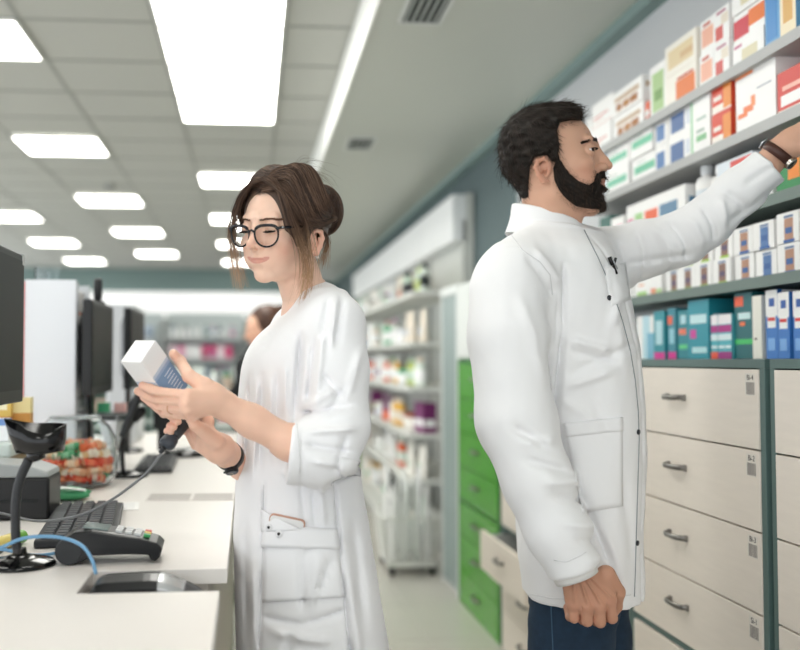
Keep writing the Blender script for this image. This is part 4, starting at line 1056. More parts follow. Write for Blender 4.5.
# beard
beard_poly = [(.024, .03), (.030, .028), (.036, .008), (.048, -.010), (.066, -.026), (.086, -.034), (.096, -.026), (.101, -.008), (.110, .0005), (.135, .0015), (.14, -.080), (.088, -.079), (.06, -.074), (.040, -.060), (.027, -.044), (.018, -.024), (.016, .0)]
def mouth_cut(X, Y, Z):
    k = np.sqrt(((Z+.0235)/.0105)**2+(Y/.028)**2)-1
    return np.where(X > .09, -k*.008, -.05)
def beard_t(X, Y, Z): return .0048+.0022*np.clip((X-.04)/.06, 0, 1)*np.clip((-Z-.02)/.04, 0, 1)-.004*np.clip((.01-(-Z))/.03, 0, 1)+.0016*vnoise(X, Y, Z, 260, 6)
bs_ = shell(hv, beard_t, beard_poly, extra=mouth_cut)
BV, BQ = bs_.mesh(); BN = vnormals(BV, BQ)
o = raw_mesh('beard', place(BV, BQ, OH, MH), BQ, M_hairk, None, hair_tint(BV, ('#15110e', '#251d18'), 8)); child_world(o, man)
def bflow(P): d = np.zeros_like(P); d[:, 0] = .45; d[:, 2] = -1; return d
S, rs = surf_strands(BV, BN, bflow, 3800, .010, 2, .5, wob=.3)
tn = np.repeat((lin('#1b1512')*(1-(q := rs.uniform(0, 1, (len(S), 1))))+lin('#4c3a2f')*q)[:, None, :], S.shape[1], 1)
o = strands('beard_strands', S @ np.array(MH).T+OH, rs.uniform(.00025, .00045, len(S)), M_hairk, None, tn); child_world(o, man)
sd_ = poly_sd(V[:, 0], V[:, 2], beard_poly); keep = (sd_ > -.002) & (sd_ < .009) & (V[:, 0] > .022) & (V[:, 0] < .103) & (np.abs(V[:, 1]) > .018)
S, rs = surf_strands(V, vnormals(V, Q), bflow, 4200, .0040, 12, .3, keep, 4, .4)
o = strands('stubble', S @ np.array(MH).T+OH, rs.uniform(.0002, .0004, len(S)), M_hairk, None, np.tile(lin('#2a201a'), (len(S), 4, 1))); child_world(o, man)
eyes(man, OH, MH, (.80, -.52, .05), False)
for s in (-1, 1):
    t = np.linspace(-.5, 1.2, 40); c0 = np.array((.0865, s*.0315, .040)); b0 = np.stack([c0[0]+.0146*np.cos(t), c0[1]+s*.0146*np.sin(t), c0[2]+.0034-.0018*np.abs(t-.3)], 1)
    d = np.stack([np.cos(t), s*np.sin(t), .15+0*t], 1); PP = np.stack([b0-d*.001, b0+d*.002, b0+d*.0045], 1)
    o = strands('eyelashes', PP @ np.array(MH).T+OH, .00045, M_brow, None); child_world(o, man)
def brows(parent, M, O, pts_fn, n, col, seed, name='eyebrow'):
    for s in (-1, 1):
        rs = np.random.RandomState(seed+s); t = rs.uniform(0, 1, n); c = pts_fn(t, s); c[:, 2] += rs.normal(size=n)*.0017*(1.15-t)
        d = np.stack([-.35*np.ones(n), s*1.0*np.ones(n), rs.uniform(-.1, .5, n)], 1); d /= np.linalg.norm(d, axis=1, keepdims=True)
        P = np.stack([c, c+d*.004+[.0006, 0, 0], c+d*.0085], 1)
        o = strands(name, P @ np.array(M).T+O, rs.uniform(.0003, .0005, n), M_brow, None); child_world(o, parent)
def snap(V_, N_, pts, off):
    out = []
    for p in pts:
        i = np.argmin(((V_-p)**2).sum(1)); out.append(V_[i]+N_[i]*off)
    return np.array(out)
FN = vnormals(V, Q); fm = (V[:, 0] > .05) & (V[:, 2] > .045); Vf, Nf = V[fm], FN[fm]
def mbrow(t, s):
    tt0 = np.linspace(0, 1, 14); p = np.stack([.106-.024*tt0-.008*tt0**2, s*(.014+.038*tt0), .0615+.011*tt0-.022*tt0**2], 1); sn = snap(Vf, Nf, p, .0006)
    return np.stack([np.polyval(np.polyfit(tt0, sn[:, i], 2), t) for i in range(3)], 1)
    p = np.stack([.106-.024*t-.008*t*t, s*(.014+.038*t), .0615+.007*t-.015*t*t], 1); return snap(Vf, Nf, p, .0004)
brows(man, MH, OH, mbrow, 420, 0, 40)
# ================================================================ WOMAN WITH GLASSES
woman = empty('person', (.15, 1.88, 0), 0, 'woman in glasses and a white tunic holding a medicine box at the counter', 'person')
bpy.context.view_layer.update()
WAZ = math.radians(180+51); MW = head_frame(WAZ, math.radians(12), math.radians(-4))
SW = .93
OW = np.array(WY(312, 243, 1.80))-np.array(MW @ Vector((0, .066*SW, 0)))
wv = head_volume(True)
invW = np.array(MW).T
def w2l(p): return (invW @ (np.array(p)-OW))/SW
wv.cone((-.012, 0, -.015), w2l(WY(307, 304, 1.87)), .046, .050, .025)
WV_, WQ_ = wv.mesh()
skin_w = skin_tint(WV_, '#efc9b3', True, '#cb8075', '#e8a68e')
WHP = (WV_*SW @ np.array(MW).T+OW, WQ_, skin_w)
def wplace(P): return (P*SW) @ np.array(MW).T+OW
def add_w(o): child_world(o, woman); return o
eyes_scale = SW
for s in (-1, 1):
    c = np.array((.0865, s*.0315, .040)); r = .0122*SW
    prof = [(r*math.sin(a), -r*math.cos(a)) for a in np.linspace(.02, PI-.02, 18)]
    pos = Vector(wplace(c[None])[0]); d = MW @ Vector((.75, 0, -.65)); q = d.to_track_quat('Z', 'Y').to_matrix()
    o = MB().lathe(prof, 24).build('eyeball', M_eye, None, smooth=True); o.matrix_world = Matrix.Translation(pos) @ q.to_4x4(); add_w(o)
    MB().lathe([(.0001, r*1.015)]+[(r*1.015*math.sin(a), r*1.015*math.cos(a)) for a in (.12, .25, .38, .49)], 24).build('iris', M_iris, o, smooth=True)
# lashes along the lowered lids
FNw = vnormals(WV_, WQ_); fm = (WV_[:, 0] > .05) & (WV_[:, 2] > .02); Vf, Nf = WV_[fm], FNw[fm]
for s in (-1, 1):
    t = np.linspace(-1, 1, 46); c0 = np.array((.0865, s*.0315, .040))
    base_ = np.stack([c0[0]+.0142*np.cos(t*.85)*.93, c0[1]+.0150*np.sin(t*.85), c0[2]-.0050-.0012*(1-t*t)], 1)
    d = np.stack([.8*np.ones(46), t*.5, -.42+.0*t], 1); d /= np.linalg.norm(d, axis=1, keepdims=True)
    P = np.stack([base_-d*.001, base_+d*.004, base_+d*.008+[0, 0, .0012]], 1)
    add_w(strands('eyelashes', wplace(P.reshape(-1, 3)).reshape(P.shape), .0005, M_brow, None))
def wbrow(t, s):
    p = np.stack([.105-.018*t-.010*t*t, s*(.012+.038*t), .056+.012*t-.013*t*t], 1); return snap(Vf, Nf, p, .0006)
M_brow_w = mat('brow_brown', '#6a4a38', .6)
for s in (-1, 1):
    rs = np.random.RandomState(70+s); n = 260; t = rs.uniform(0, 1, n); c = wbrow(t, s); c[:, 2] += rs.normal(size=n)*.0008
    d = np.stack([-.35*np.ones(n), s*np.ones(n), rs.uniform(-.05, .3, n)], 1); d /= np.linalg.norm(d, axis=1, keepdims=True)
    P = np.stack([c, c+d*.0035+[.0004, 0, 0], c+d*.007], 1)
    add_w(strands('eyebrow', wplace(P.reshape(-1, 3)).reshape(P.shape), .0003, M_brow_w, None))
# ---- hair: cap, bun, strands
hc = wv.copy(); X, Y, Z = hc.ax[0][:, None, None], hc.ax[1][None, :, None], hc.ax[2][None, None, :]
def ell_d(c, r):
    k0 = np.sqrt(((X-c[0])/r[0])**2+((Y-c[1])/r[1])**2+((Z-c[2])/r[2])**2); k1 = np.sqrt(((X-c[0])/r[0]**2)**2+((Y-c[1])/r[1]**2)**2+((Z-c[2])/r[2]**2)**2)+1e-6
    return k0*(k0-1)/k1
part = .004*np.exp(-(Y/.004)**2)*(X > -.02)
sk = ell_d((-.008, 0, .052), (.101, .085, .106))+part+.0012*vnoise(X, Y, Z, 90, 3)
face = ell_d((.136, 0, .020), (.094, .069, .124))
low = np.maximum((.000+.35*(-X)*0)-Z, X-.5)         # nothing below the ear line in front
d = np.maximum(sk, -face)
d = np.maximum(d, np.where(X > -.03, (-.004-Z)*1., (-.055-Z)))
earcut = np.sqrt(((X+.004)/.026)**2+((Z-.003)/.030)**2)-1
d = np.maximum(d, np.where(np.abs(Y) > .055, -earcut*.02, -.1))
hc.f = d.astype(F32)
CV, CQ = hc.mesh(); CV = smooth_mesh(CV, CQ, 2)
WC = ('#3a2c26', '#6a5144')
add_w(raw_mesh('hair', wplace(CV), CQ, M_hairm, None, hair_tint(CV, ('#3d2e26', '#5a463a'), 14, 90)))
BUN = np.array((-.142, .0, .058)); BR = np.array((.040, .050, .056))
bv = Vol(BUN-BR-.02, BUN+BR+.02, .0018)
bv.ell(BUN, BR, .01)
def bunridge(x, y, z):
    a = np.arctan2(z-BUN[2], y-BUN[1]); r = np.hypot(z-BUN[2], y-BUN[1]); return .0022*np.sin(3*a+r*260+(x-BUN[0])*60)
bv.near(bunridge)
UV, UQ = bv.mesh(); add_w(raw_mesh('hair_bun', wplace(UV), UQ, M_hairm, None, hair_tint(UV, ('#2c201a', '#46352c'), 15, 110)))
rs = np.random.RandomState(3)
def hug(P, pad):
    c = np.array((-.008, 0, .052)); r = np.array((.101, .085, .106)); q = (P-c)/r; L = np.linalg.norm(q, axis=-1, keepdims=True)
    return np.where(L < 1+pad, c+q/L*(1+pad)*r, P)
N = 3000; side = np.where(rs.uniform(size=N) < .6, 1, -1); u = rs.uniform(0, 1, N)**.8
x0 = .078-.125*u; z0 = .052+.106*np.sqrt(np.clip(1-((x0+.008)/.101)**2, 0, 1))
P0 = np.stack([x0, side*.001+0*u, z0], 1); k = rs.uniform(0, 1, N)
P1 = np.stack([x0*.92-.006, side*(.040+.012*k), z0*.97+.004], 1)
P2 = np.stack([.050-.10*u, side*.080, .072-.034*(1-u)+.02*k], 1)
P3 = np.stack([-.030-.045*u, side*(.080-.012*u), .050+.02*(u-.5)+.02*(k-.5)], 1)
P4 = np.stack([-.095+0*u, side*.030, .050+.05*(k-.5)], 1); P5 = BUN+np.stack([.012+0*u, side*.01, .05*(k-.5)], 1)
P = np.stack([P0, P1, P2, P3, P4, P5], 1); P = catmull(P, 5); P[:, :-6] = hug(P[:, :-6], (rs.uniform(-.01, .035, N))[:, None, None])
P += rs.normal(size=(N, 1, 3))*.0012
q = rs.uniform(0, 1, (N, 1))**1.5; tn = np.repeat((lin('#2e221c')*(1-q)+lin('#8a6d5a')*q)[:, None], P.shape[1], 1)
add_w(strands('hair_strands', wplace(P.reshape(-1, 3)).reshape(P.shape), rs.uniform(.00035, .0007, N), M_hairm, None, tn))
N = 520; side = np.where(rs.uniform(size=N) < .62, 1, -1); k = rs.uniform(0, 1, N)
C0 = [(.074, .001, .138), (.080, .030, .126), (.074, .062, .094), (.058, .078, .056), (.024, .085, .036), (-.05, .078, .044), (-.10, .03, .05)]
P = np.stack([np.stack([c[0]-.028*k+0*k, side*c[1], c[2]+.004*k*(i < 3)], 1) for i, c in enumerate(C0)], 1)+rs.normal(size=(N, 7, 3))*.0012+rs.normal(size=(N, 1, 3))*.0015
P = catmull(P, 5); q = rs.uniform(0, 1, (N, 1))**1.3; tn = np.repeat((lin('#33261f')*(1-q)+lin('#8f715d')*q)[:, None], P.shape[1], 1)
add_w(strands('hair_strands', wplace(P.reshape(-1, 3)).reshape(P.shape), rs.uniform(.00035, .0006, N), M_hairm, None, tn))
# bun strands: loops round the bun
N = 700; t = np.linspace(0, 1, 14)[None]; a0 = rs.uniform(0, 2*PI, (N, 1)); sp = rs.uniform(1.2, 3.2, (N, 1)); tl = rs.uniform(-.9, .9, (N, 1))
a = a0+sp*t; xx = tl+rs.uniform(-.25, .25, (N, 1))*t; rr = np.sqrt(np.clip(1-xx**2, .05, 1))*rs.uniform(1.0, 1.05, (N, 1))
P = BUN+np.stack([xx*BR[0], np.cos(a)*rr*BR[1], np.sin(a)*rr*BR[2]], -1)
q = rs.uniform(0, 1, (N, 1))**1.6; tn = np.repeat((lin('#2a1e18')*(1-q)+lin('#7a5f4e')*q)[:, None], 14, 1)
add_w(strands('bun_strands', wplace(P.reshape(-1, 3)).reshape(P.shape), rs.uniform(.0004, .0007, N), M_hairm, None, tn))
def lock(name, ctrl, n, spread, seed, tipcol='#c9a27e', w=1):
    rs = np.random.RandomState(seed); C = np.array(ctrl)[None].repeat(n, 0); off = rs.normal(size=(n, 1, 3))*spread; g = np.linspace(.4, 1.9, C.shape[1])[None, :, None]
    C = C+off*g+rs.normal(size=C.shape)*spread*.18; P = catmull(C, 6); L = P.shape[1]
    tt = np.linspace(0, 1, L)[None, :, None]; q = rs.uniform(0, 1, (n, 1, 1)); A = lin('#33261f')*(1-q)+lin('#7d604d')*q; B = lin(tipcol)*(.8+.3*q)
    m = np.clip((tt-.35)/.45, 0, 1); tn = A*(1-m)+B*m
    add_w(strands(name, wplace(P.reshape(-1, 3)).reshape(P.shape), rs.uniform(.0004, .0007, n)*w, M_hairm, None, np.clip(tn, 0, 1)))
lock('hair_lock', [(.066, .028, .138), (.076, .058, .100), (.074, .074, .048), (.060, .078, .008), (.046, .078, -.035), (.044, .074, -.075), (.056, .068, -.112)], 70, .0050, 1)
lock('hair_lock', [(.060, .058, .110), (.052, .080, .070), (.044, .084, .035), (.037, .082, -.005), (.030, .080, -.045), (.030, .076, -.085)], 45, .0045, 2)
lock('hair_lock', [(-.030, .070, .03), (-.034, .080, .005), (-.036, .074, -.02), (-.034, .066, -.048)], 70, .004, 3, '#a8815f')
lock('hair_lock', [(.068, -.020, .138), (.086, -.050, .100), (.096, -.066, .045), (.092, -.072, .000), (.086, -.072, -.045), (.086, -.066, -.084)], 80, .0048, 4, '#c9a98c')
lock('stray_hair', [(.0, .03, .142), (-.03, .04, .150), (-.06, .05, .135), (-.10, .04, .11)], 40, .012, 5, '#6a5144', .5)
# ---- earring
e_ = MB().lathe([(.0001, -.0032), (.0025, -.002), (.0032, 0), (.0025, .002), (.0001, .0032)], 14).build('earring', cmat('#f2ece6', .2), None, smooth=True)
e_.location = Vector(wplace(np.array([(.002, .079, -.030)]))[0]); add_w(e_)
# ---- glasses
M_frame = mat('glasses_frame', '#17181d', .15); M_lens = mat('glasses_lens', '#ffffff', .0, trans=1, ior=1.02, spec=.3)
gl = empty('eyeglasses', tuple(OW), 0, 'black cat-eye eyeglasses on the woman\'s face', 'eyeglasses'); bpy.context.view_layer.update()
def G(p): return Vector(wplace(np.array([p]))[0])-Vector(OW)
fx = .1165
def rim_pt(s, a, k=1.):
    ca, sa = math.cos(a), math.sin(a); rx = .0265*k; rz = (.0175 if sa > 0 else .0255)*k
    n = 2.5 if sa > 0 else 2.1; r = (abs(ca)**n+abs(sa)**n)**(-1/n)
    y = ca*r*rx*s; z = sa*r*rz+(.0055*max(0, ca)**2*max(0, sa)**.5)
    yy = s*.0335+y; return (fx-.0045*(abs(yy)/.06)**2*2-.06*(z-.0)*.15, yy, .030+z)
for s in (-1, 1):
    pts = [G(rim_pt(s, 2*PI*i/40)) for i in range(41)]
    m = MB().tube(pts, .0019, 8); m.build('rim', M_frame, gl, smooth=True)
    up = [G(rim_pt(s, a)) for a in np.linspace(.25, PI*.8, 16)]
    MB().tube(up, .0030, 8).build('brow_bar', M_frame, gl, smooth=True)
    L = MB(); c = G(rim_pt(s, 0, 0)); ring = [G(rim_pt(s, 2*PI*i/40, .98)) for i in range(40)]
    L.add([tuple(c)]+[tuple(p) for p in ring], [(0, 1+i, 1+(i+1) % 40) for i in range(40)]); L.build('lens', M_lens, gl, smooth=True, solid=.0012)
    h0 = rim_pt(s, .42); pts = [G(h0), G((fx-.012, s*.066, .042)), G((.07, s*.0745, .040)), G((.01, s*.0775, .036)), G((-.014, s*.078, .026)), G((-.024, s*.077, .008))]
    MB().tube(spline(pts, 5), .0016, 8, flat=1.6).build('temple_arm', M_frame, gl, smooth=True)
    MB().tube([G((fx-.013, s*.0665, .042)), G((fx-.020, s*.068, .0418))], .0023, 8).build('hinge_accent', M_chrome, gl, smooth=True)
b = spline([G(rim_pt(-1, PI*.93)), G((fx+.001, 0, .0385)), G(rim_pt(1, PI*.93))], 6)
MB().tube(b, .002, 8).build('bridge', M_frame, gl, smooth=True)
# ================================================================ BODIES AND CLOTHES
from mathutils.bvhtree import BVHTree
M_coat = mat('coat_cotton', '#f0f0f1', .85, spec=.2, sheen=.15, bump=(700, .08, .0006))
M_coatw = mat('tunic_cotton', '#f4f4f6', .85, spec=.2, sheen=.15, bump=(700, .08, .0006))
def st_px(rows, Y, dy=0):
    """rows v, u_left, u_right, half depth, exponent -> loft stations (rising z)"""
    out = []
    for v, ul, ur, ry, n in rows:
        a, b = WY(ul, v, Y), WY(ur, v, Y); out.append(((a.z+b.z)/2, (a.x+b.x)/2, Y+dy, abs(b.x-a.x)/2, ry, n))
    return sorted(out)
def fold_field(folds, Y, side=-1, ymid=None):
    """folds: u0,v0,u1,v1,width_px,depth_m ; valleys positive, ridges negative, only on the side facing the camera"""
    F = []
    for u0, v0, u1, v1, wpx, dep in folds:
        a, b = WY(u0, v0, Y), WY(u1, v1, Y); F.append(((a.x, a.z), (b.x, b.z), wpx*.85*Y/FP, dep*1.9))
    def fn(x, y, z):
        # move the sample to the reference depth along its own sight line is not wanted: plain x,z distance
        o = np.zeros_like(x); m = 1/(1+np.exp((y-(ymid if ymid is not None else Y))/.02))
        for a, b, w, dep in F:
            d, t = seg_d(x, z, a, b); o += dep*np.exp(-(d/w)**2)*np.clip(np.minimum(t, 1-t)*4+.25, 0, 1)
        return o*m
    return fn
def bvh_of(V, Q): return BVHTree.FromPolygons([tuple(p) for p in V], [tuple(int(i) for i in q) for q in Q])
def hit(b, u, v):
    h = b.ray_cast(Vector((0, 0, HC)), ray(u, v).normalized()); return h[0], h[1]
def decal_grid(b, quad, nu, nv, off=.0022):
    """quad of px corners (tl,tr,br,bl) projected onto the cloth; returns grid of points"""
    pts = []; last = None
    for j in range(nv+1):
        row = []
        for i in range(nu+1):
            s, t = i/nu, j/nv
            u = (quad[0][0]*(1-s)+quad[1][0]*s)*(1-t)+(quad[3][0]*(1-s)+quad[2][0]*s)*t
            v = (quad[0][1]*(1-s)+quad[1][1]*s)*(1-t)+(quad[3][1]*(1-s)+quad[2][1]*s)*t
            p, n = hit(b, u, v)
            if p is None: p, n = last
            last = (p, n); row.append(p+n*off)
        pts.append(row)
    return pts
def patch(name, b, quad, m, root, nu=12, nv=12, off=.002, th=.003):
    g = decal_grid(b, quad, nu, nv, off); V = [tuple(p) for r in g for p in r]; W_ = nu+1
    F = [(j*W_+i, (j+1)*W_+i, (j+1)*W_+i+1, j*W_+i+1) for j in range(nv) for i in range(nu)]
    o = MB().add(V, F).build(name, m, None, smooth=True, solid=th); child_world(o, root); return o
def seam(name, b, pts, r, m, root, off=.0004):
    P = []
    for (u0, v0), (u1, v1) in zip(pts[:-1], pts[1:]):
        n = max(2, int(math.hypot(u1-u0, v1-v0)/5))
        for k in range(n):
            p, nn = hit(b, u0+(u1-u0)*k/n, v0+(v1-v0)*k/n)
            if p is not None: P.append(p+nn*off)
    if len(P) > 2: o = MB().tube(P, r, 6).build(name, m, None, smooth=True); child_world(o, root); return o
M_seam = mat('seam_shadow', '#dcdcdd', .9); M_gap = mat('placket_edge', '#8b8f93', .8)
# ---------------------------------------------------------------- MAN'S COAT
YM = 1.99
mv = Vol((.30, 1.68, .66), (1.20, 2.32, 1.78), .0036)
mv.loft(st_px([(234, 522, 600, .070, 2.1), (246, 506, 606, .13, 2.1), (264, 494, 613, .172, 2.3), (300, 490, 624, .180, 2.4), (350, 498, 634, .172, 2.4), (400, 508, 638, .162, 2.4), (450, 513, 640, .158, 2.4), (500, 517, 638, .162, 2.4), (550, 519, 637, .168, 2.5), (590, 525, 638, .17, 2.6)], YM), .01, yaw=math.radians(-14))
sh_r = WY(514, 276, 1.86); sh_l = WY(607, 262, 2.13)
mv.cone(WY(546, 252, 1.96), sh_r, .070, .076, .05); mv.cone(WY(560, 252, 2.02), sh_l, .070, .070, .05)
def side_vol(v):
    o = v.copy(); o.f[:] = .5; return o
def merge(v, o, k): v.f = _smin(v.f, o.f, k).astype(F32)
# right arm hanging (near the camera)
av = side_vol(mv)
ra = [WY(508, 293, 1.845), WY(509, 335, 1.825), WY(516, 420, 1.80), WY(537, 480, 1.775), WY(557, 530, 1.755), WY(572, 565, 1.745)]
av.chain(ra, [.078, .080, .076, .067, .059, .051], .02, .0)
# cut the sleeve end
def plane(vol, p, n, lo, hi, k=.004):
    p = np.array(p); n = np.array(n)/np.linalg.norm(n)
    return vol.op(lambda X, Y, Z: (X-p[0])*n[0]+(Y-p[1])*n[1]+(Z-p[2])*n[2], lo, hi, k, 'and', m=0)
pw = np.array(WY(575, 573, 1.745)); dr = np.array(WY(575, 573, 1.745)-WY(557, 530, 1.755)); dr /= np.linalg.norm(dr)
plane(av, pw-dr*.004, dr, pw-.14, pw+.14)
av.cone(pw-dr*.02, pw+dr*.03, .040, .041, .003, 'sub'); merge(mv, av, .03)
av.f[:] = .5
# left arm reaching to the shelf
la = [WY(608, 262, 2.12), WY(645, 249, 2.08), WY(682, 238, 2.02), WY(707, 222, 1.985), WY(741, 190, 1.95), WY(773, 163, 1.915)]
av.chain(la, [.074, .064, .058, .054, .049, .044], .02, .0)
pl = np.array(WY(768, 167, 1.92)); dl = np.array(la[-1]-la[-2]); dl /= np.linalg.norm(dl)
plane(av, pl+dl*.006, dl, pl-.12, pl+.16)
av.cone(pl+dl*.018, pl+dl*.04, .031, .033, .003, 'sub'); merge(mv, av, .035); del av
# hollow sleeve ends a little
folds = [(550, 268, 552, 330, 3, .006), (552, 330, 548, 420, 3, .008), (548, 420, 556, 450, 4, .008), (556, 450, 575, 500, 4, .008), (575, 500, 597, 556, 4, .008),   # arm/body valley
 (556, 340, 596, 352, 5, -.004), (560, 352, 604, 362, 4, .004), (556, 385, 600, 370, 5, -.004), (560, 372, 622, 344, 5, .0035), (552, 400, 585, 420, 5, -.003),
 (510, 262, 540, 300, 6, .004), (520, 255, 548, 290, 6, -.004), (500, 300, 520, 380, 7, -.003), (530, 300, 536, 400, 8, .0035),
 (490, 420, 520, 440, 5, .006), (496, 436, 530, 432, 5, -.004), (500, 450, 540, 462, 5, .006), (512, 470, 556, 470, 5, -.005), (520, 482, 560, 492, 5, .005), (528, 505, 568, 512, 5, -.004), (540, 520, 578, 530, 4, .004), (548, 540, 584, 540, 5, -.003),
 (600, 300, 612, 372, 7, -.002), (592, 262, 600, 300, 6, .003), (608, 290, 596, 330, 6, -.003), (575, 385, 600, 440, 9, .003), (610, 470, 622, 560, 9, .003), (585, 520, 612, 575, 9, -.003),
 (584, 230, 612, 290, 2.2, .0028), (612, 290, 630, 350, 2.2, .0028), (630, 350, 637, 410, 2.2, .0028), (637, 410, 638, 470, 2.2, .0028), (638, 470, 636, 540, 2.2, .0028), (636, 540, 634, 606, 2.2, .0028)]
mv.near(fold_field(folds, 1.9, ymid=2.05))
lf = [(640, 232, 652, 280, 3.5, .005), (650, 226, 668, 268, 4, -.004), (662, 222, 682, 262, 3.5, .005), (674, 222, 690, 252, 4, -.004), (686, 212, 700, 245, 3.5, .005), (698, 205, 706, 235, 4, -.005), (704, 200, 722, 216, 4, .004), (628, 262, 690, 256, 4, .003), (700, 235, 752, 194, 5, .003), (716, 196, 740, 178, 4, .003), (735, 178, 765, 160, 5, -.0025), (620, 240, 630, 270, 4, .004)]
mv.near(fold_field(lf, 2.02, ymid=2.4))
mv.near(lambda x, y, z: .0026*vnoise(x, y, z, 28, 11)+.0016*vnoise(x, y, z, 70, 12))
KV, KQ = mv.mesh(); KV = smooth_mesh(KV, KQ, 2)
coat_m = raw_mesh('coat', KV, KQ, M_coat, None); child_world(coat_m, man); kb = bvh_of(KV, KQ)
# band collar, open at the throat
Oc = Vector(OH)
def band(name, ctr, rings, m, root, a0, a1, th=.0035, n=40, tilt=0):
    """rings: (dz, rx, ry, shift_x, shift_y) ; angle from the front"""
    R = []
    for dz, rx, ry, sx, sy, ph in rings:
        R.append([tuple(Vector(ctr)+Vector((math.cos(a+ph)*rx+sx, math.sin(a+ph)*ry+sy, dz-tilt*math.cos(a)))) for a in np.linspace(a0, a1, n)])
    me = MB(); me.sweep(R, closed_ring=False, cap=False); o = me.build(name, m, None, smooth=True, solid=th, sub=1); child_world(o, root); return o
cB = WY(549, 224, 1.985)
ang = math.radians(-14)
band('collar', cB, [(-.045, .098, .094, .002, 0, ang), (-.022, .086, .080, .0, 0, ang), (.000, .079, .072, -.002, 0, ang), (.022, .076, .070, -.004, 0, ang)], M_coat, man, .10, 2*PI-.10, tilt=.024)
# pockets, seams, buttons
patch('hip_pocket', kb, [(564, 423), (622, 417), (622, 506), (582, 513)], M_coat, man, 14, 14, .0012, .003)
patch('pocket_hem', kb, [(564, 423), (622, 417), (622, 431), (566, 437)], M_coat, man, 14, 4, .0028, .003)
patch('chest_pocket', kb, [(604, 268), (625, 262), (630, 300), (611, 306)], M_coat, man, 6, 8, .0010, .0025)
seam('placket_edge', kb, [(584, 230), (598, 258), (612, 290), (622, 320), (630, 350), (635, 380), (638, 410), (639, 440), (638, 470), (637, 505), (636, 540), (635, 575), (634, 602)], .0012, M_gap, man)
seam('shoulder_seam', kb, [(512, 236), (522, 250), (540, 262), (550, 275), (553, 300)], .0012, M_seam, man)
seam('cuff_seam', kb, [(554, 560), (566, 562), (580, 556), (592, 548)], .0010, M_seam, man)
seam('hem_seam', kb, [(530, 594), (550, 598), (580, 600), (610, 598), (636, 594)], .0008, M_seam, man)
M_btn = mat('coat_button', '#3d3f44', .35, metal=.5)
for (u, v) in [(609, 298), (638, 432), (637, 543)]:
    p, n = hit(kb, u, v); o = MB().lathe([(.0001, 0), (.0055, .0004), (.0055, .0022), (.0001, .003)], 16).build('snap_button', M_btn, None, smooth=True)
    o.matrix_world = Matrix.Translation(p) @ n.to_track_quat('Z', 'Y').to_matrix().to_4x4(); child_world(o, man)
# cuff lining below the near sleeve
o = MB().sweep([[tuple(Vector(pw)+Vector(dr)*s+q*r for q in [Vector((0, 0, 0))])[0] for r in [0]] for s in (0,)]) if False else None
def ring_tube(name, c, d, r0, r1, L, m, root, th=.002, up=(0, 0, 1), fl=1.0):
    d = Vector(d).normalized(); e1 = d.cross(Vector(up)).normalized(); e2 = d.cross(e1); R = []
    for k in range(5):
        r = r0+(r1-r0)*k/4; cc_ = Vector(c)+d*(L*k/4); R.append([tuple(cc_+e1*math.cos(t)*r+e2*math.sin(t)*r*fl) for t in [2*PI*i/36 for i in range(36)]])
    o = MB().sweep(R, cap=False).build(name, m, None, smooth=True, solid=th); child_world(o, root); return o
ring_tube('shirt_cuff', pw-dr*.02, dr, .044, .041, .030, cmat('#e4e2df', .8), man)
# ---------------------------------------------------------------- MAN'S BODY UNDER THE COAT, ARMS AND HANDS
bm = Vol((.30, 1.70, .05), (1.10, 2.30, 1.68), .006)
bm.loft([(.90, .70, YM, .075, .10, 2.2), (1.0, .69, YM, .09, .12, 2.2), (1.2, .66, YM, .095, .12, 2.2), (1.34, .64, YM, .09, .12, 2.2), (1.42, .63, YM+.01, .06, .08, 2.2)], .02)
nk = np.array(MH @ Vector((.008, 0, -.16)))+OH
bm.cone(nk+np.array((0, 0, .05)), nk-np.array((0.0, 0, .06)), .052, .07, .03)
bm.chain([np.array(p) for p in ra], [.05, .048, .044, .038, .032, .027], .01, .03)
bm.chain([np.array(p) for p in la], [.05, .046, .042, .036, .03, .026], .01, .03)
bm.chain([(.68, YM-.06, .86), (.63, 1.90, .45), (.60, 1.90, .1)], [.055, .050, .042], .01, .03); bm.chain([(.69, YM+.06, .86), (.70, 2.08, .45), (.68, 2.08, .1)], [.055, .050, .042], .01, .03)
BVm, BQm = bm.mesh(); head_parts.append((BVm, BQm, np.tile(lin('#d3a88f'), (len(BVm), 1))))
def hand_mesh(build, lo, hi, h=.0016):
    v = Vol(lo, hi, h); build(v); return v.mesh()
def hand_tint(V, base, tips, joints, tipcol, jcol):
    c = np.tile(lin(base), (len(V), 1))
    for pts, col, r, a in ((tips, tipcol, .010, .38), (joints, jcol, .010, .4)):
        for p in pts:
            m = (a*np.exp(-((V-np.array(p))**2).sum(1)/r**2))[:, None]; c = c*(1-m)+lin(col)*m
    return np.clip(c*(1+.035*vnoise(*V.T, 150, 2))[:, None], 0, 1)
A = lambda u, v, y: np.array(WY(u, v, y))
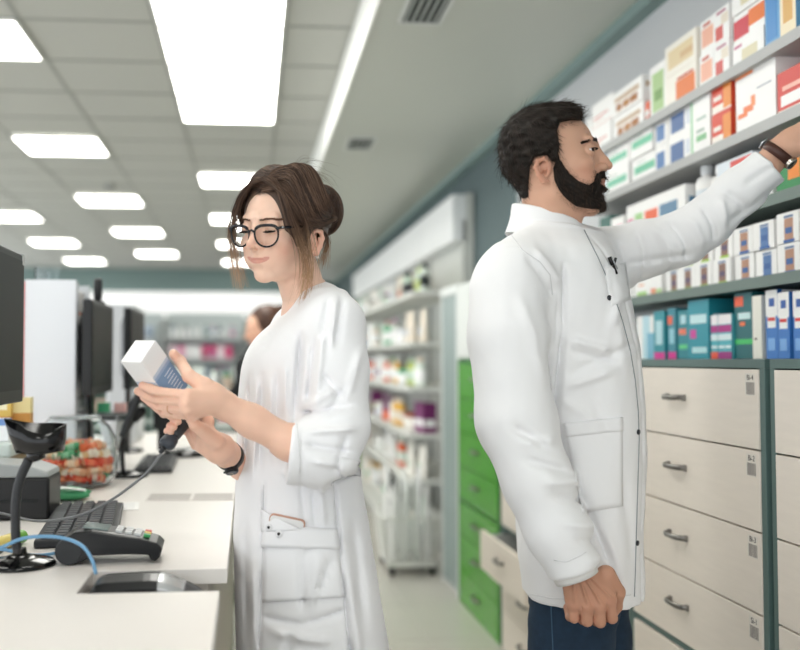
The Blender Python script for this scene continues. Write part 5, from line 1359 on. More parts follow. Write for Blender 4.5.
# hanging right hand: back towards the camera
yk = 1.735
wr = A(581, 562, 1.745)
mcp = [A(578, 606, 1.748), A(591, 608, 1.738), A(604, 607, 1.735), A(614, 602, 1.742)]           # little .. index
pip = [A(578, 619, 1.752), A(591, 622, 1.745), A(604, 623, 1.744), A(616, 619, 1.750)]
dip = [p+np.array((.001, .024, -.004)) for p in pip]; tip = [p+np.array((.000, .016, .014)) for p in dip]
for L_ in (mcp, pip, dip, tip):
    for p in L_: p += np.array((-.008, 0, .002))
wr += np.array((-.008, 0, .0))
def rh(v):
    v.cone(A(574, 550, 1.75), wr, .031, .030, .01, flat=((0, 1, 0), 1.25))
    for k, m_ in enumerate(mcp):
        v.cone(wr+np.array(((k-1.5)*.009, .002, -.012)), m_+np.array((0, .006, .004)), .019, .0150, .012, flat=((0, 1, 0), 1.15))
        v.cone(m_+np.array((0, .002, 0)), m_+np.array((0, .003, -.002)), .0118, .0115, .005)
    for k in range(4):
        r = [.0095, .0105, .0108, .0105][k]
        v.chain([mcp[k]+np.array((0, .004, 0)), pip[k], dip[k], tip[k]], [r*1.1, r, r*.92, r*.8], .003, .005)
    th = [A(606, 575, 1.758), A(617, 592, 1.775), A(616, 606, 1.792), A(611, 617, 1.798)]
    v.chain(th, [.019, .015, .0115, .0095], .006, .012)
    for k, m_ in enumerate(mcp): v.cone(wr+np.array(((k-1.5)*.010, -.022, -.02)), m_+np.array((0, -.0085, .006)), .0022, .0026, .004)
    for k in range(3): v.cone((mcp[k]+mcp[k+1])/2+np.array((0, -.009, -.002)), (pip[k]+pip[k+1])/2+np.array((0, -.010, -.010)), .0018, .0022, .003, 'sub')
lo = np.minimum.reduce(mcp+[wr])-.06; hi = np.maximum.reduce(mcp+[wr])+.06; hi[2] += .02; hi[1] += .02
RV, RQ = hand_mesh(rh, lo, hi); head_parts.append((RV, RQ, hand_tint(RV, '#c6957c', tip+pip, mcp, '#b4705c', '#b8735f')))
# reaching left hand
wl = A(779, 152, 1.905); pk = A(806, 124, 1.87)
mc = [A(822, 112, 1.855), A(826, 119, 1.862), A(826, 127, 1.872), A(822, 134, 1.884)]      # index .. little
pp = [A(850, 110, 1.868), A(856, 119, 1.880), A(854, 129, 1.895), A(846, 138, 1.905)]
tt_ = [A(872, 118, 1.885), A(878, 128, 1.90), A(874, 138, 1.915), A(862, 146, 1.925)]
def lh(v):
    v.chain([A(766, 166, 1.92), wl, A(792, 142, 1.895)], [.033, .029, .031], .01, .01, flat=(np.array(cU)*.3+np.array(cF), 1.2))
    for k in range(4): v.cone(A(789, 145, 1.895), mc[k], .024, .0145, .012)
    for k in range(4): v.chain([mc[k], pp[k], tt_[k]], [.0115, .0100, .0082], .003, .005)
    v.chain([A(795, 146, 1.88), A(816, 146, 1.855), A(838, 142, 1.850), A(856, 138, 1.858)], [.020, .015, .0115, .0095], .006, .012)
lo = A(766, 175, 1.88)-.06; hi = A(880, 100, 1.92)+.06
LV, LQ = hand_mesh(lh, lo, hi, .002); head_parts.append((LV, LQ, hand_tint(LV, '#d3a68e', tt_, mc, '#bd7d68', '#bd7d68')))
# trousers and shoes
M_jean = mat('denim', '#1c3247', .85, noise=(60, .35), bump=(900, .3, .001))
jv = Vol((.40, 1.70, .06), (.92, 2.28, .98), .006)
jv.loft([(.72, .700, YM, .092, .128, 2.3), (.80, .700, YM, .090, .125, 2.3), (.92, .70, YM, .085, .115, 2.3)], .02, yaw=math.radians(-8))
hipn, hipf = A(571, 640, 1.925), A(596, 640, 2.08)
jv.chain([hipn+np.array((0, 0, .14)), hipn, (.62, 1.90, .45), (.60, 1.90, .10)], [.078, .082, .066, .058], .03, .03)
jv.chain([hipf+np.array((0, 0, .14)), hipf, (.70, 2.08, .45), (.68, 2.08, .10)], [.074, .072, .066, .058], .03, .03)
jv.near(lambda x, y, z: .0022*vnoise(x, y, z, 45, 31)+.001*vnoise(x, y, z, 120, 32))
JV, JQ = jv.mesh(); JV = smooth_mesh(JV, JQ, 1); child_world(raw_mesh('jeans', JV, JQ, M_jean, None), man)
jb = bvh_of(JV, JQ); seam('jeans_seam', jb, [(551, 604), (552, 625), (553, 650), (553, 680)], .0013, mat('denim_seam', '#3f5c74', .8), man)
def shoe(x, y, az, m, root, L=.28):
    v = Vol((-.12, -.07, -.01), (.22, .07, .14), .006)
    v.ell((.10, 0, .03), (.10, .046, .045), .02); v.ell((-.03, 0, .035), (.06, .038, .05), .02); v.cone((-.03, 0, .05), (-.02, 0, .11), .045, .048, .02)
    v.op(lambda X, Y, Z: -Z+0*X+0*Y, (-.2, -.1, -.01), (.3, .1, .14), .003, 'and', m=0)
    a, q = v.mesh(); c_, s_ = math.cos(az), math.sin(az); b = a.copy(); b[:, 0] = a[:, 0]*c_-a[:, 1]*s_+x; b[:, 1] = a[:, 0]*s_+a[:, 1]*c_+y
    o = raw_mesh('shoe', b, q, m, None); child_world(o, root)
M_shoe = mat('dark_leather', '#241d19', .4)
shoe(.60, 1.90, -.25, M_shoe, man); shoe(.68, 2.08, -.1, M_shoe, man)
# ---------------------------------------------------------------- WATCH on the reaching wrist, pen
def wristwatch(c, d, r, face_dir, strap_m, case_m, dial_m, label, case_r=.0145, wid=.02, root=None, fl=1.0):
    e = empty('wristwatch', tuple(c), 0, label, 'wristwatch'); d = Vector(d).normalized(); f = Vector(face_dir); f = (f-d*f.dot(d)).normalized(); g = d.cross(f)
    R = []
    for s, k in ((-wid/2, .97), (-wid/2, 1), (wid/2, 1), (wid/2, .97)):
        R.append([tuple(d*s+(f*math.cos(t)+g*math.sin(t)*fl)*r*k*(1.0 if k == 1 else .97)) for t in [2*PI*i/40 for i in range(40)]])
    MB().sweep(R+[R[0]], cap=False).build('strap', strap_m, e, smooth=True)
    T = Matrix((g, d, f)).transposed().to_4x4()
    def put(mb, name, m, off):
        o = mb.build(name, m, e, smooth=False, bevel=.0006); o.matrix_local = Matrix.Translation(f*(r+off)) @ T; return o
    put(MB().lathe([(case_r*.9, -.004), (case_r, -.002), (case_r, .005), (case_r*.86, .0075)], 32), 'case', case_m, 0)
    put(MB().cyl(case_r*.84, .0070, .0078, 32), 'dial', dial_m, 0)
    put(MB().box(-.0004, .0004, 0, case_r*.6, .0079, .0083).box(0, case_r*.45, -.0004, .0004, .0079, .0083), 'hands', cmat('#d8c8a8', .3), 0)
    put(MB().at((case_r+.0015, 0, .002), (0, PI/2, 0)).cyl(.0022, -.0015, .0015, 12), 'crown', case_m, 0)
    return e
dw = np.array(wl)-A(766, 166, 1.92); cw = (A(766, 166, 1.92)+wl)/2+dw*.38
fd = -np.array(cU)*.85-np.array(cF)*.45+np.array(cR)*.5
wt = wristwatch(cw, dw, .0335, fd, mat('brown_leather', '#4a2c24', .4), mat('watch_steel', '#c7bfb6', .2, metal=1), mat('watch_dial', '#2a1c17', .15), 'brown leather wristwatch on the man\'s raised wrist')
b = MB(); d_ = Vector(dw).normalized(); f_ = Vector(-fd); f_ = (f_-d_*f_.dot(d_)).normalized(); g_ = d_.cross(f_)
b.tube([f_*.035+g_*t-d_*.011 for t in (-.012, 0, .012)], .0022, 8); b.build('buckle', M_chrome, wt, smooth=True)
b = MB(); b.tube([f_*.034+g_*.010-d_*.012, f_*.0385+g_*.010+d_*0, f_*.034+g_*.010+d_*.012], .0022, 8); b.build('buckle_pin', M_chrome, wt, smooth=True)
p, n = hit(kb, 611, 266)
pe = empty('pen', tuple(p+n*.004), 0, 'small black pen clipped in the man\'s chest pocket', 'pen'); P0 = Vector(pe.location)
dn = (Vector(A(615, 275, 2.0)-A(608, 258, 2.0))).normalized()
MB().tube([-dn*.018, -dn*.0], .0042, 10).build('pen_cap', M_gloss, pe, smooth=True)
MB().tube([dn*.0005, dn*.02], .0036, 10).build('pen_barrel', M_black, pe, smooth=True)
MB().tube([-dn*.016+n*.004, dn*.012+n*.006], .0014, 6).build('pen_clip', M_chrome, pe, smooth=True)
MB().tube([-dn*.002+Vector((.004, 0, .002)), -dn*.014+Vector((.012, 0, .002))], .003, 8).build('pen_hook', M_black2, pe, smooth=True)
# ================================================================ WOMAN'S TUNIC, ARMS, HANDS
YW = 1.87
tv = Vol((-.14, 1.58, .50), (.42, 2.12, 1.44), .0036)
tv.loft(st_px([(300, 308, 338, .06, 2.1), (308, 294, 344, .11, 2.1), (318, 279, 350, .145, 2.2), (332, 260, 354, .16, 2.3), (348, 248, 356, .165, 2.3), (366, 241, 357, .16, 2.3), (400, 238, 356, .155, 2.3), (440, 237, 356, .15, 2.3), (480, 236, 359, .152, 2.3), (520, 234, 366, .165, 2.3), (560, 234, 372, .175, 2.3), (600, 235, 378, .185, 2.3), (650, 237, 387, .195, 2.3), (715, 240, 396, .205, 2.3)], YW), .01, yaw=math.radians(6))
tv.cone(WY(322, 308, 1.86), WY(332, 322, 1.745), .050, .058, .04); tv.cone(WY(312, 310, 1.88), WY(300, 328, 2.0), .045, .055, .04)
sl = side_vol(tv); sp_ = [WY(333, 326, 1.745), WY(337, 370, 1.72), WY(337, 425, 1.70), WY(322, 454, 1.685), WY(278, 451, 1.665)]
sl.chain(sp_, [.054, .056, .056, .059, .058], .025, 0)
fc = np.array(WY(289, 442, 1.665)); fdir = np.array(WY(222, 404, 1.655))-fc; fdir /= np.linalg.norm(fdir)
cdir = np.array((-.985, .0, .10)); cdir /= np.linalg.norm(cdir)
plane(sl, np.array(WY(289, 450, 1.665)), cdir, np.array(WY(289, 450, 1.665))-.12, np.array(WY(289, 450, 1.665))+.12)
sl.cone(np.array(WY(268, 450, 1.665)), np.array(WY(250, 450, 1.665)), .046, .046, .003, 'sub')
# far arm sleeve
sl.chain([WY(296, 332, 2.0), WY(285, 390, 2.0), WY(280, 440, 1.97)], [.05, .055, .055], .02, .0)
merge(tv, sl, .022)
wf = [(300, 335, 293, 420, 3.5, .007), (340, 300, 332, 345, 4, .004), (326, 300, 318, 340, 3, .0035), (333, 298, 327, 350, 3, -.003), (320, 330, 312, 400, 4, -.004), (312, 340, 306, 405, 4, .0045), (300, 412, 345, 402, 4, .005), (304, 426, 350, 424, 3.5, -.005), (300, 438, 346, 446, 3.5, .005), (306, 452, 348, 460, 4, -.004), (345, 380, 322, 412, 4, .004), (356, 350, 340, 395, 5, -.004), (318, 372, 338, 396, 3.5, .004), (330, 462, 340, 430, 3.5, .004), (302, 405, 330, 388, 4, -.0045),
      (297, 425, 299, 478, 1.6, .0016), (322, 478, 362, 470, 4, .006),
      (250, 375, 246, 470, 3, .004), (256, 380, 253, 480, 3, -.004), (263, 375, 260, 470, 3, .004), (270, 380, 270, 460, 3, -.003), (277, 372, 277, 430, 3.5, .0035), (285, 366, 284, 410, 3, -.003), (262, 350, 272, 332, 4, .002),
      (264, 480, 262, 560, 1.6, .0028), (262, 560, 259, 650, 1.6, .0028), (333, 480, 339, 560, 2, .0035), (339, 560, 347, 650, 2, .0035),
      (303, 540, 300, 600, 3, .004), (318, 545, 308, 598, 5, -.004), (330, 550, 312, 590, 4, .004), (262, 612, 300, 614, 4, .004), (300, 614, 345, 602, 4, .004), (270, 622, 330, 628, 6, -.004), (300, 480, 304, 520, 4, .003), (318, 480, 322, 520, 4, -.003), (311, 488, 313, 522, 3, .003), (345, 560, 356, 650, 6, -.004), (352, 520, 362, 620, 7, .004), (245, 520, 248, 640, 5, .003), (252, 560, 253, 640, 5, -.003), (290, 620, 284, 650, 6, .003), (346, 630, 352, 690, 2, .006)]
tv.near(fold_field([f[:5]+(f[5]*1.25,) for f in wf], 1.76, ymid=1.93))
tv.near(lambda x, y, z: .0015*vnoise(x, y, z, 30, 21)+.0009*vnoise(x, y, z, 80, 22))
TV, TQ = tv.mesh(); TV = smooth_mesh(TV, TQ, 1); add_w(raw_mesh('tunic', TV, TQ, M_coatw, None)); tb = bvh_of(TV, TQ)
# neckline facing
def wedge_seam(name, pts, r, m, off=.0004): return seam(name, tb, pts, r, m, woman, off)
# pocket
patch('pocket', tb, [(266, 527), (335, 529), (343, 597), (264, 602)], M_coatw, woman, 16, 16, .0030, .003)
patch('pocket_hem', tb, [(266, 527), (335, 529), (337, 549), (265, 547)], M_coatw, woman, 16, 5, .0065, .003)
patch('pocket_corner', tb, [(265, 509), (272, 515), (302, 530), (265, 532)], M_coatw, woman, 8, 8, .0070, .003)
wedge_seam('side_seam', [(333, 482), (336, 530), (341, 575), (346, 630), (349, 650)], .0009, M_seam)
wedge_seam('front_seam', [(264, 485), (263, 540), (261, 600), (259, 650)], .0009, M_seam)
wedge_seam('cuff_seam', [(297, 424), (299, 450), (300, 478)], .0009, M_seam)
patch('waist_tab', tb, [(338, 458), (363, 460), (363, 476), (340, 476)], M_coatw, woman, 6, 5, .003, .004)
for k, (u, v) in enumerate([(271.5, 527.5), (280.5, 533.5)]):
    p, n = hit(tb, u, v)
    if p is None: continue
    p = p+n*.0095; T = Matrix.Translation(p) @ n.to_track_quat('Z', 'Y').to_matrix().to_4x4()
    o = MB().lathe([(.0068, 0), (.007, .0008), (.0055, .0014), (.0001, .0014)], 20).build('pocket_snap', cmat('#e6e6e8', .4), None, smooth=True); o.matrix_world = T; add_w(o)
    MB().lathe([(.0028, .001), (.0028, .0022), (.0001, .0024)], 16).build('snap_centre', M_black, o, smooth=True)
# phone in the pocket
p0, n0 = hit(tb, 287, 526); ax = (WY(303, 518, 1.72)-WY(272, 514, 1.72)).normalized(); nn = n0.normalized(); nn = (nn-Vector((0, 0, .30))).normalized(); ax = (ax-nn*ax.dot(nn)).normalized(); up = nn.cross(ax).normalized(); up = up if up.z > 0 else -up
tl, tr = hit(tb, 273, 518)[0], hit(tb, 302, 519)[0]
T = Matrix((ax, up, nn)).transposed().to_4x4(); T.translation = WY(288, 516.5, (p0+n0*.001).y)
ph = empty('mobile_phone', (0, 0, 0), 0, 'white mobile phone with rose gold edge sticking out of the tunic pocket', 'phone'); ph.matrix_world = T
def rrect(w, h, r, n=6): 
    return [(sx*(w-r)+r*math.cos(a), sy*(h-r)+r*math.sin(a)) for sx, sy, a0 in ((1, 1, 0), (-1, 1, PI/2), (-1, -1, PI), (1, -1, 1.5*PI)) for a in np.linspace(a0, a0+PI/2, n)]
MB().at((0, -.055, 0)).prism(rrect(.0335, .055, .008), -.003, .003).build('phone_body', cmat('#c99a84', .3), ph, bevel=.0008)
MB().at((0, -.055, 0)).prism(rrect(.0315, .053, .007), .003, .0036).build('screen_glass', cmat('#f4f2f1', .2), ph)
MB().box(.0045, .026, -.020, -.0155, .0036, .004).build('speaker_slot', M_dark, ph)
# ---------------------------------------------------------------- medicine box held up
_f = ray(140, 370).normalized(); _r = (cR-_f*cR.dot(_f)).normalized(); _d = _f.cross(_r)
def c2w(r, d, f): return (_r*r+_d*d+_f*f)
ba, bb, bc_ = c2w(.721, .022, -.692).normalized(), c2w(-.479, .740, -.472).normalized(), c2w(.501, .673, .543).normalized()
bc_ = (bc_-ba*bc_.dot(ba)).normalized(); bb = (bb-ba*bb.dot(ba)-bc_*bb.dot(bc_)).normalized()
Cc = WY(140.9, 362.5, 1.615); wa, wb, lc = .0485, .0525, .118
mb_ = empty('medicine_box', tuple(Cc), 0, 'white and blue medicine box held up in the woman\'s hand', 'box')
T = Matrix((ba, bb, bc_)).transposed().to_4x4(); T.translation = Cc; mb_.matrix_world = T
# local x along a (lid width), y along b, z along the length; C is the corner x=0.. : a-face at x=0 is seen, b-face at y=0 is seen
MB().box(-wa, 0, -wb, 0, 0, lc).build('carton_body', cmat('#f4f3f3', .4), mb_, bevel=.0006)
MB().box(-wa+.001, -.001, -wb+.001, -.001, -.0006, 0).build('lid', cmat('#fbfaf9', .4), mb_)
pr = MB(); pr.box(0, .0003, -wb+.0005, -.0005, .052, lc-.0005, 0)
zz_ = [.040, .044, .048]; 
pr.box(0, .0003, -wb+.0005, -.0005, .046, .052, 1); pr.box(0, .0003, -wb+.0005, -.0005, .040, .046, 2)
rr = random.Random(4)
for k in range(7):
    z = .060+k*.0075
    pr.box(.0003, .0005, -wb+.008, -wb+.008+rr.uniform(.018, .034), z, z+.0018, 3)
pr.build('blue_print', [cmat('#7f9fc4', .4), cmat('#9db4d2', .4), cmat('#c3cfdf', .4), cmat('#dfe8f2', .4)], mb_)
pr = MB(); pr.box(-wa+.0005, -.0005, 0, .0003, .060, lc-.0005, 0); pr.box(-wa+.0005, -.0005, 0, .0003, .052, .060, 1)
pr.build('side_print', [cmat('#8eabcc', .4), cmat('#c3cfdf', .4)], mb_)
def on_b(u, v, off):      # point on the b face plane seen at pixel u,v, lifted by off
    d = ray(u, v); t = (Cc-Vector((0, 0, HC))).dot(bb)/d.dot(bb); return np.array(Vector((0, 0, HC))+d*t+bb*off)
def on_far(u, v, off):    # point on the opposite face
    d = ray(u, v); q = Cc-bb*wb; t = (q-Vector((0, 0, HC))).dot(bb)/d.dot(bb); return np.array(Vector((0, 0, HC))+d*t-bb*off)
HW = (1, .86, .76)
skw, tipw, jw = '#efc4ad', '#e8a08e', '#e6ad97'
iT, mT, rT, pT = on_b(144, 383, .0065), on_b(139.5, 388.5, .0065), on_b(146, 394, .0085), on_b(154, 399, .010)
iP, mP, rP, pP = on_b(163, 388, .010), on_b(160, 395, .011), on_b(163, 402, .013), on_b(168, 407, .015)
iK = np.array(WY(188, 396, 1.60)); mK = np.array(WY(187, 403, 1.597)); rK = np.array(WY(188, 410, 1.602)); pK = np.array(WY(192, 415, 1.612))
wL = np.array(WY(222, 404, 1.645))
def lhand(v):
    v.chain([np.array(WY(300, 448, 1.672)), fc, np.array(WY(252, 421, 1.66)), wL], [.029, .0300, .0265, .0240], .02, .0)
    v.cone(wL, np.array(WY(212, 399, 1.635)), .0240, .0235, .01)
    for K, r in ((iK, .0128), (mK, .0128), (rK, .0120), (pK, .0108)): v.cone(np.array(WY(213, 399, 1.637)), K, .0195, r, .012)
    for K, Pp, T_, r in ((iK, iP, iT, .0090), (mK, mP, mT, .0090), (rK, rP, rT, .0086), (pK, pP, pT, .0078)):
        mid = (Pp*.45+T_*.55); v.chain([K, Pp, mid, T_], [r*1.18, r, r*.92, r*.78], .003, .004)
    # thumb along the far upper side of the box
    t0, t1, t2 = np.array(WY(204, 386, 1.635)), np.array(WY(189, 376, 1.640)), on_far(178, 365, .009)
    t3 = on_far(171.5, 357, .0075)
    v.chain([np.array(WY(214, 394, 1.645)), t0, t1, t2, t3], [.0175, .0150, .0115, .0098, .0082], .005, .012)
    cv_ = -np.array(cF)
    for a, b, c, d in ((iK, mK, iP, mP), (mK, rK, mP, rP), (rK, pK, rP, pP)):
        v.cone((a+b)/2+cv_*.0125, (c+d)/2+cv_*.0115, .0015, .0028, .005, 'sub')
    for K in (iK, mK, rK, pK): v.ell(K+cv_*.0065, (.0075, .0075, .0070), .006)
    for K in (iK, mK, rK): v.cone(K+cv_*.0115, np.array(WY(213, 398, 1.637))+cv_*.0180, .0022, .0018, .006)
pts = [iT, mT, rT, pT, iK, pK, wL, fc, np.array(WY(300, 448, 1.672)), on_far(171, 355, .01)]
lo = np.min(pts, 0)-.045; hi = np.max(pts, 0)+.045
LV, LQ = hand_mesh(lhand, lo, hi, .0015)
WP = [WHP, (LV, LQ, hand_tint(LV, skw, [iT, mT, rT, pT, on_far(172, 358, .008)], [iK, mK, rK, pK, iP, mP, rP], tipw, jw))]
# finger ring
rc = rP*.55+rK*.45; rd = rP-rK; rd /= np.linalg.norm(rd)
o = ring_tube('finger_ring', rc-rd*.001, rd, .0098, .0098, .0022, mat('rose_gold', '#e2b08c', .35, metal=1), woman, th=.0012)
gm = MB().lathe([(.0001, -.001), (.0022, 0), (.0001, .0022)], 8).build('ring_stone', cmat('#fff4ea', .1), None); gm.location = Vector(rc)+Vector((0, -.0112, .001)); add_w(gm)
# ---------------------------------------------------------------- right hand with the handheld scanner
yS = 1.70
s0, s1 = Vector(A(165.5, 446, yS-.005)), Vector(A(189, 416, yS+.025)); sd = (s1-s0).normalized()
sc_ = empty('barcode_scanner', tuple(s0), 0, 'dark grey handheld barcode scanner gripped in the woman\'s right hand', 'barcode scanner')
rl = lambda p: Vector(p)-s0
MB().tube([rl(s0-sd*.004), rl(s0), rl(s0+sd*.006), rl(s0+sd*.018), rl(s0+sd*.022)], [.010, .0165, .0175, .0155, .013], 18, flat=.85).build('handle_collar', mat('scanner_collar', '#3b4048', .35), sc_, smooth=True)
MB().tube([rl(s0+sd*t) for t in (.022, .03, .05, .07, .088)], [.0125, .0135, .0140, .0145, .015], 18, flat=.9).build('handle', mat('scanner_grey', '#35373a', .4), sc_, smooth=True)
hd = c2w(.1, -.1, 1).normalized()
MB().tube([rl(s0+sd*.085), rl(s0+sd*.095+hd*.01), rl(s0+sd*.097+hd*.03), rl(s0+sd*.095+hd*.055)], [.015, .018, .020, .022], 18, flat=.8).build('scanner_head', mat('scanner_grey', '#35373a', .4), sc_, smooth=True)
cb = [s0-sd*.002, Vector(A(158, 458, 1.69)), Vector(A(142, 477, 1.70)), Vector(A(108, 502, 1.735)), Vector(A(77, 516, 1.78)), Vector(A(38, 521, 1.84)), Vector(A(0, 513, 1.86)), Vector(A(-25, 508, 1.87))]
MB().tube([rl(p) for p in spline(cb, 10)], .0026, 8).build('cable', mat('grey_cable', '#77797b', .4), sc_, smooth=True)
MB().tube([rl(s0-sd*.016), rl(s0-sd*.002)], [.0038, .0055], 10).build('cable_sleeve', M_black2, sc_, smooth=True)
wR = A(227, 454, 1.775)
hc_ = lambda t, q, f: np.array(s0+sd*t)+np.array(cR)*q+np.array(cF)*f
def rhand(v):
    v.chain([A(262, 482, 1.96), A(243, 468, 1.86), wR, A(221, 448, 1.75)], [.030, .026, .0235, .025], .015, 0)
    v.cone(A(221, 448, 1.738), A(207, 436, 1.725), .0235, .0185, .015)          # palm heel to mid palm
    v.cone(A(218, 454, 1.742), A(201, 446, 1.735), .0160, .013, .015)
    v.cone(A(216, 441, 1.715), A(202, 430, 1.695), .0165, .0125, .007)                 # thenar
    v.chain([A(202, 430, 1.695), A(195, 425, 1.685), A(190.5, 419, 1.682)], [.0120, .0102, .0086], .004, .004)      # thumb
    # fingers wrap behind the handle, tips come round on the left
    for k, (t, ut, vt) in enumerate([(.072, 171.5, 415), (.058, 175.5, 419.5), (.044, 171.5, 425), (.032, 168.5, 430)]):
        kn = A(203-k*2.5, 433+k*4.2, 1.735); b1 = hc_(t, .016, .026); b2 = hc_(t, -.010, .024); tp = A(ut-1.5, vt+1, 1.706); tp2 = A(ut+2.5, vt+2.2, 1.694)
        r = [.0070, .0074, .0072, .0064][k]
        v.chain([kn, b1, b2, tp, tp2], [r*1.35, r*1.1, r, r*.95, r*.9], .0012, .0012)
    # index finger stretched up towards the trigger
    v.chain([A(207, 434, 1.735), A(209, 421, 1.735), A(201, 408, 1.735)], [.012, .0095, .0085], .004, .01)
lo = np.array(A(160, 490, 1.70))-.03; hi = np.array(A(265, 400, 1.78))+.04; lo[1] = 1.64; hi[1] = 1.84
RV, RQ = hand_mesh(rhand, np.minimum(lo, hi), np.maximum(lo, hi), .0015)
WP.append((RV, RQ, hand_tint(RV, skw, [A(174, 418, 1.70), A(177, 423, 1.70), A(173, 428, 1.70), A(170, 432, 1.70), A(190, 418, 1.69)], [A(200, 430, 1.70)], tipw, jw)))
# her watch
dw2 = A(243, 468, 1.86)-wR
wristwatch(wR+dw2*.12, dw2, .0280, -np.array(cU)*.9+np.array(cR)*.3+np.array(cF)*.2, mat('black_strap', '#1b1c1e', .4), mat('black_case', '#2a2b2e', .25, metal=.6), mat('black_dial', '#0c0c0e', .1), 'black smart watch on the woman\'s right wrist', case_r=.013, wid=.017)
# body core, legs
cv = Vol((-.14, 1.58, .05), (.40, 2.12, 1.42), .006)
cv.loft([(.62, .12, YW, .10, .13, 2.2), (.8, .11, YW, .105, .14, 2.2), (1.0, .11, YW, .09, .12, 2.2), (1.2, .11, YW, .09, .12, 2.2), (1.32, .13, YW, .06, .09, 2.2)], .02)
nb = np.array(WY(307, 304, 1.87)); cv.cone(nb+np.array((-.002, 0, .02)), nb-np.array((-.01, 0, .07)), .047, .07, .03)
cv.chain([np.array(p) for p in sp_[:4]]+[fc], [.036, .034, .030, .028, .028], .01, .03)
cv.chain([WY(296, 335, 2.0), WY(288, 395, 1.98), WY(284, 460, 1.93), A(262, 482, 1.96)], [.04, .036, .032, .028], .01, .03)
for sy in (-.075, .075): cv.chain([(.12, YW+sy, .8), (.15, YW+sy, .48), (.19, YW+sy, .1)], [.075, .052, .036], .01, .03)
cVm, cQm = cv.mesh(); WP.append((cVm, cQm, np.tile(lin('#efc9b3'), (len(cVm), 1))))
shoe(.19, YW-.075, PI, cmat('#e9e7e4', .5), woman); shoe(.19, YW+.075, PI, cmat('#e9e7e4', .5), woman)
# ---------------------------------------------------------------- customer in black beyond
cust = empty('person', (0, 5.0, 0), 0, 'blurred person in black with brown hair behind the woman', 'person'); bpy.context.view_layer.update()
M3 = head_frame(math.radians(200), .25, 0); O3 = np.array(WY(267, 334, 5.0))
h3 = head_volume(True, .003); h3.cone((-.02, 0, -.02), (-.035, 0, -.2), .05, .055, .02); a, q = h3.mesh()
body3 = [(a @ np.array(M3).T+O3, q, skin_tint(a, '#e3b59c', True, '#b8675c', '#d9957c'))]
v3 = Vol(O3-.14, O3+.16, .005)
c3 = O3+np.array(M3 @ Vector((-.02, 0, .055))); v3.ell(c3, (.108, .092, .102), .01); c4 = O3+np.array(M3 @ Vector((.12, 0, .0))); v3.ell(c4, (.095, .08, .105), .01, 'sub')
v3.ell(O3+np.array(M3 @ Vector((-.11, 0, .10))), (.04, .04, .04), .01)
a, q = v3.mesh(); o = raw_mesh('hair', a, q, M_hairm, None, hair_tint(a, ('#3a241a', '#5d3f30'), 9, 60)); child_world(o, cust)
b3 = Vol((-.30, 4.6, .04), (.45, 5.4, 1.42), .009)
b3.loft([(.80, .06, 5.0, .15, .19, 2.2), (1.05, .05, 5.0, .13, .17, 2.2), (1.25, .06, 5.0, .14, .19, 2.2), (1.34, .08, 5.0, .08, .10, 2.2)], .03)
b3.chain([(.06, 4.83, 1.24), (-.03, 4.78, 1.12), (-.12, 4.82, 1.02)], [.06, .05, .042], .02, .03); b3.chain([(.06, 5.17, 1.24), (-.03, 5.2, 1.12), (-.12, 5.18, 1.02)], [.06, .05, .042], .02, .03)
a, q = b3.mesh(); child_world(raw_mesh('black_sweater', a, q, cmat('#111214', .9), None), cust)
l3 = Vol((-.15, 4.75, .03), (.3, 5.25, .9), .01)
for sy in (-.09, .09): l3.chain([(.07, 5+sy, .82), (.08, 5+sy, .45), (.09, 5+sy, .09)], [.09, .07, .05], .02, .03)
a, q = l3.mesh(); child_world(raw_mesh('trousers', a, q, cmat('#23262c', .9), None), cust)
for sy in (-.09, .09): shoe(.09, 5+sy, PI, M_shoe, cust)
hb = Vol((-.25, 4.7, .9), (.0, 5.3, 1.12), .006)
for sy, y in ((1, 4.82), (-1, 5.18)): hb.chain([(-.10, y, 1.03), (-.15, y+.01*sy, 1.0), (-.20, y+.02*sy, .985)], [.028, .032, .02], .01, .01)
core = Vol((-.2, 4.7, .75), (.3, 5.3, 1.45), .01)
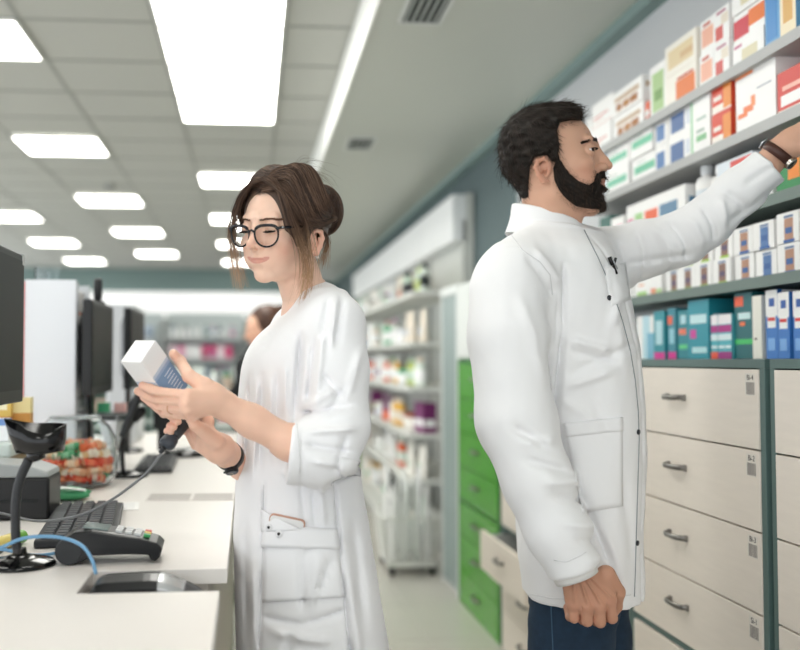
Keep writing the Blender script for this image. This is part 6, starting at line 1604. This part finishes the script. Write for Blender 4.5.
core.loft([(.82, .08, 5.0, .10, .13, 2.2), (1.05, .07, 5.0, .09, .12, 2.2), (1.25, .08, 5.0, .09, .13, 2.2), (1.31, .09, 5.0, .05, .07, 2.2)], .02)
core.cone((.09, 5.0, 1.25), tuple(O3+np.array(M3 @ Vector((-.03, 0, -.12)))), .05, .045, .03)
for sy in (-1, 1): core.chain([(.06, 5+.16*sy, 1.23), (-.03, 5+.2*sy, 1.12), (-.11, 5+.18*sy, 1.025)], [.04, .034, .028], .01, .02)
a, q = core.mesh(); body3.append((a, q, np.tile(lin('#e3b59c'), (len(a), 1))))
a, q = hb.mesh(); body3.append((a, q, np.tile(lin('#e3b59c'), (len(a), 1))))
# ---- one continuous skin mesh per person
def join_parts(parts):
    Vs, Qs, Cs = [], [], []; n = 0
    for V, Q, C in parts: Vs.append(V); Qs.append(Q+n); Cs.append(C); n += len(V)
    return np.concatenate(Vs), np.concatenate(Qs), np.concatenate(Cs)
for parts, root in ((head_parts, man), (WP, woman), (body3, cust)):
    V, Q, C = join_parts(parts); o = raw_mesh('body', V, Q, M_skin, None, C); child_world(o, root)
# ---------------------------------------------------------------- camera, world, view
cam = bpy.data.cameras.new('camera'); co = bpy.data.objects.new('camera', cam); COL.objects.link(co)
co.location = (0, 0, HC)
co.rotation_euler = Matrix((cR, cU, -cF)).transposed().to_euler()
cam.sensor_width = 36; cam.lens = 36*FP/800; cam.shift_x = (400-CX)/800; cam.shift_y = 0
cam.clip_start = .05; cam.clip_end = 80
cam.dof.use_dof = True; cam.dof.focus_distance = 1.85; cam.dof.aperture_fstop = 1.85; cam.dof.aperture_blades = 0
SC.camera = co
w = bpy.data.worlds.new('daylight'); SC.world = w; w.use_nodes = True
w.node_tree.nodes['Background'].inputs[0].default_value = (.93, .97, 1, 1); w.node_tree.nodes['Background'].inputs[1].default_value = 1.6
SC.view_settings.view_transform = 'Standard'; SC.view_settings.look = 'None'; SC.view_settings.gamma = 1
SC.view_settings.use_curve_mapping = False; SC.view_settings.exposure = .42
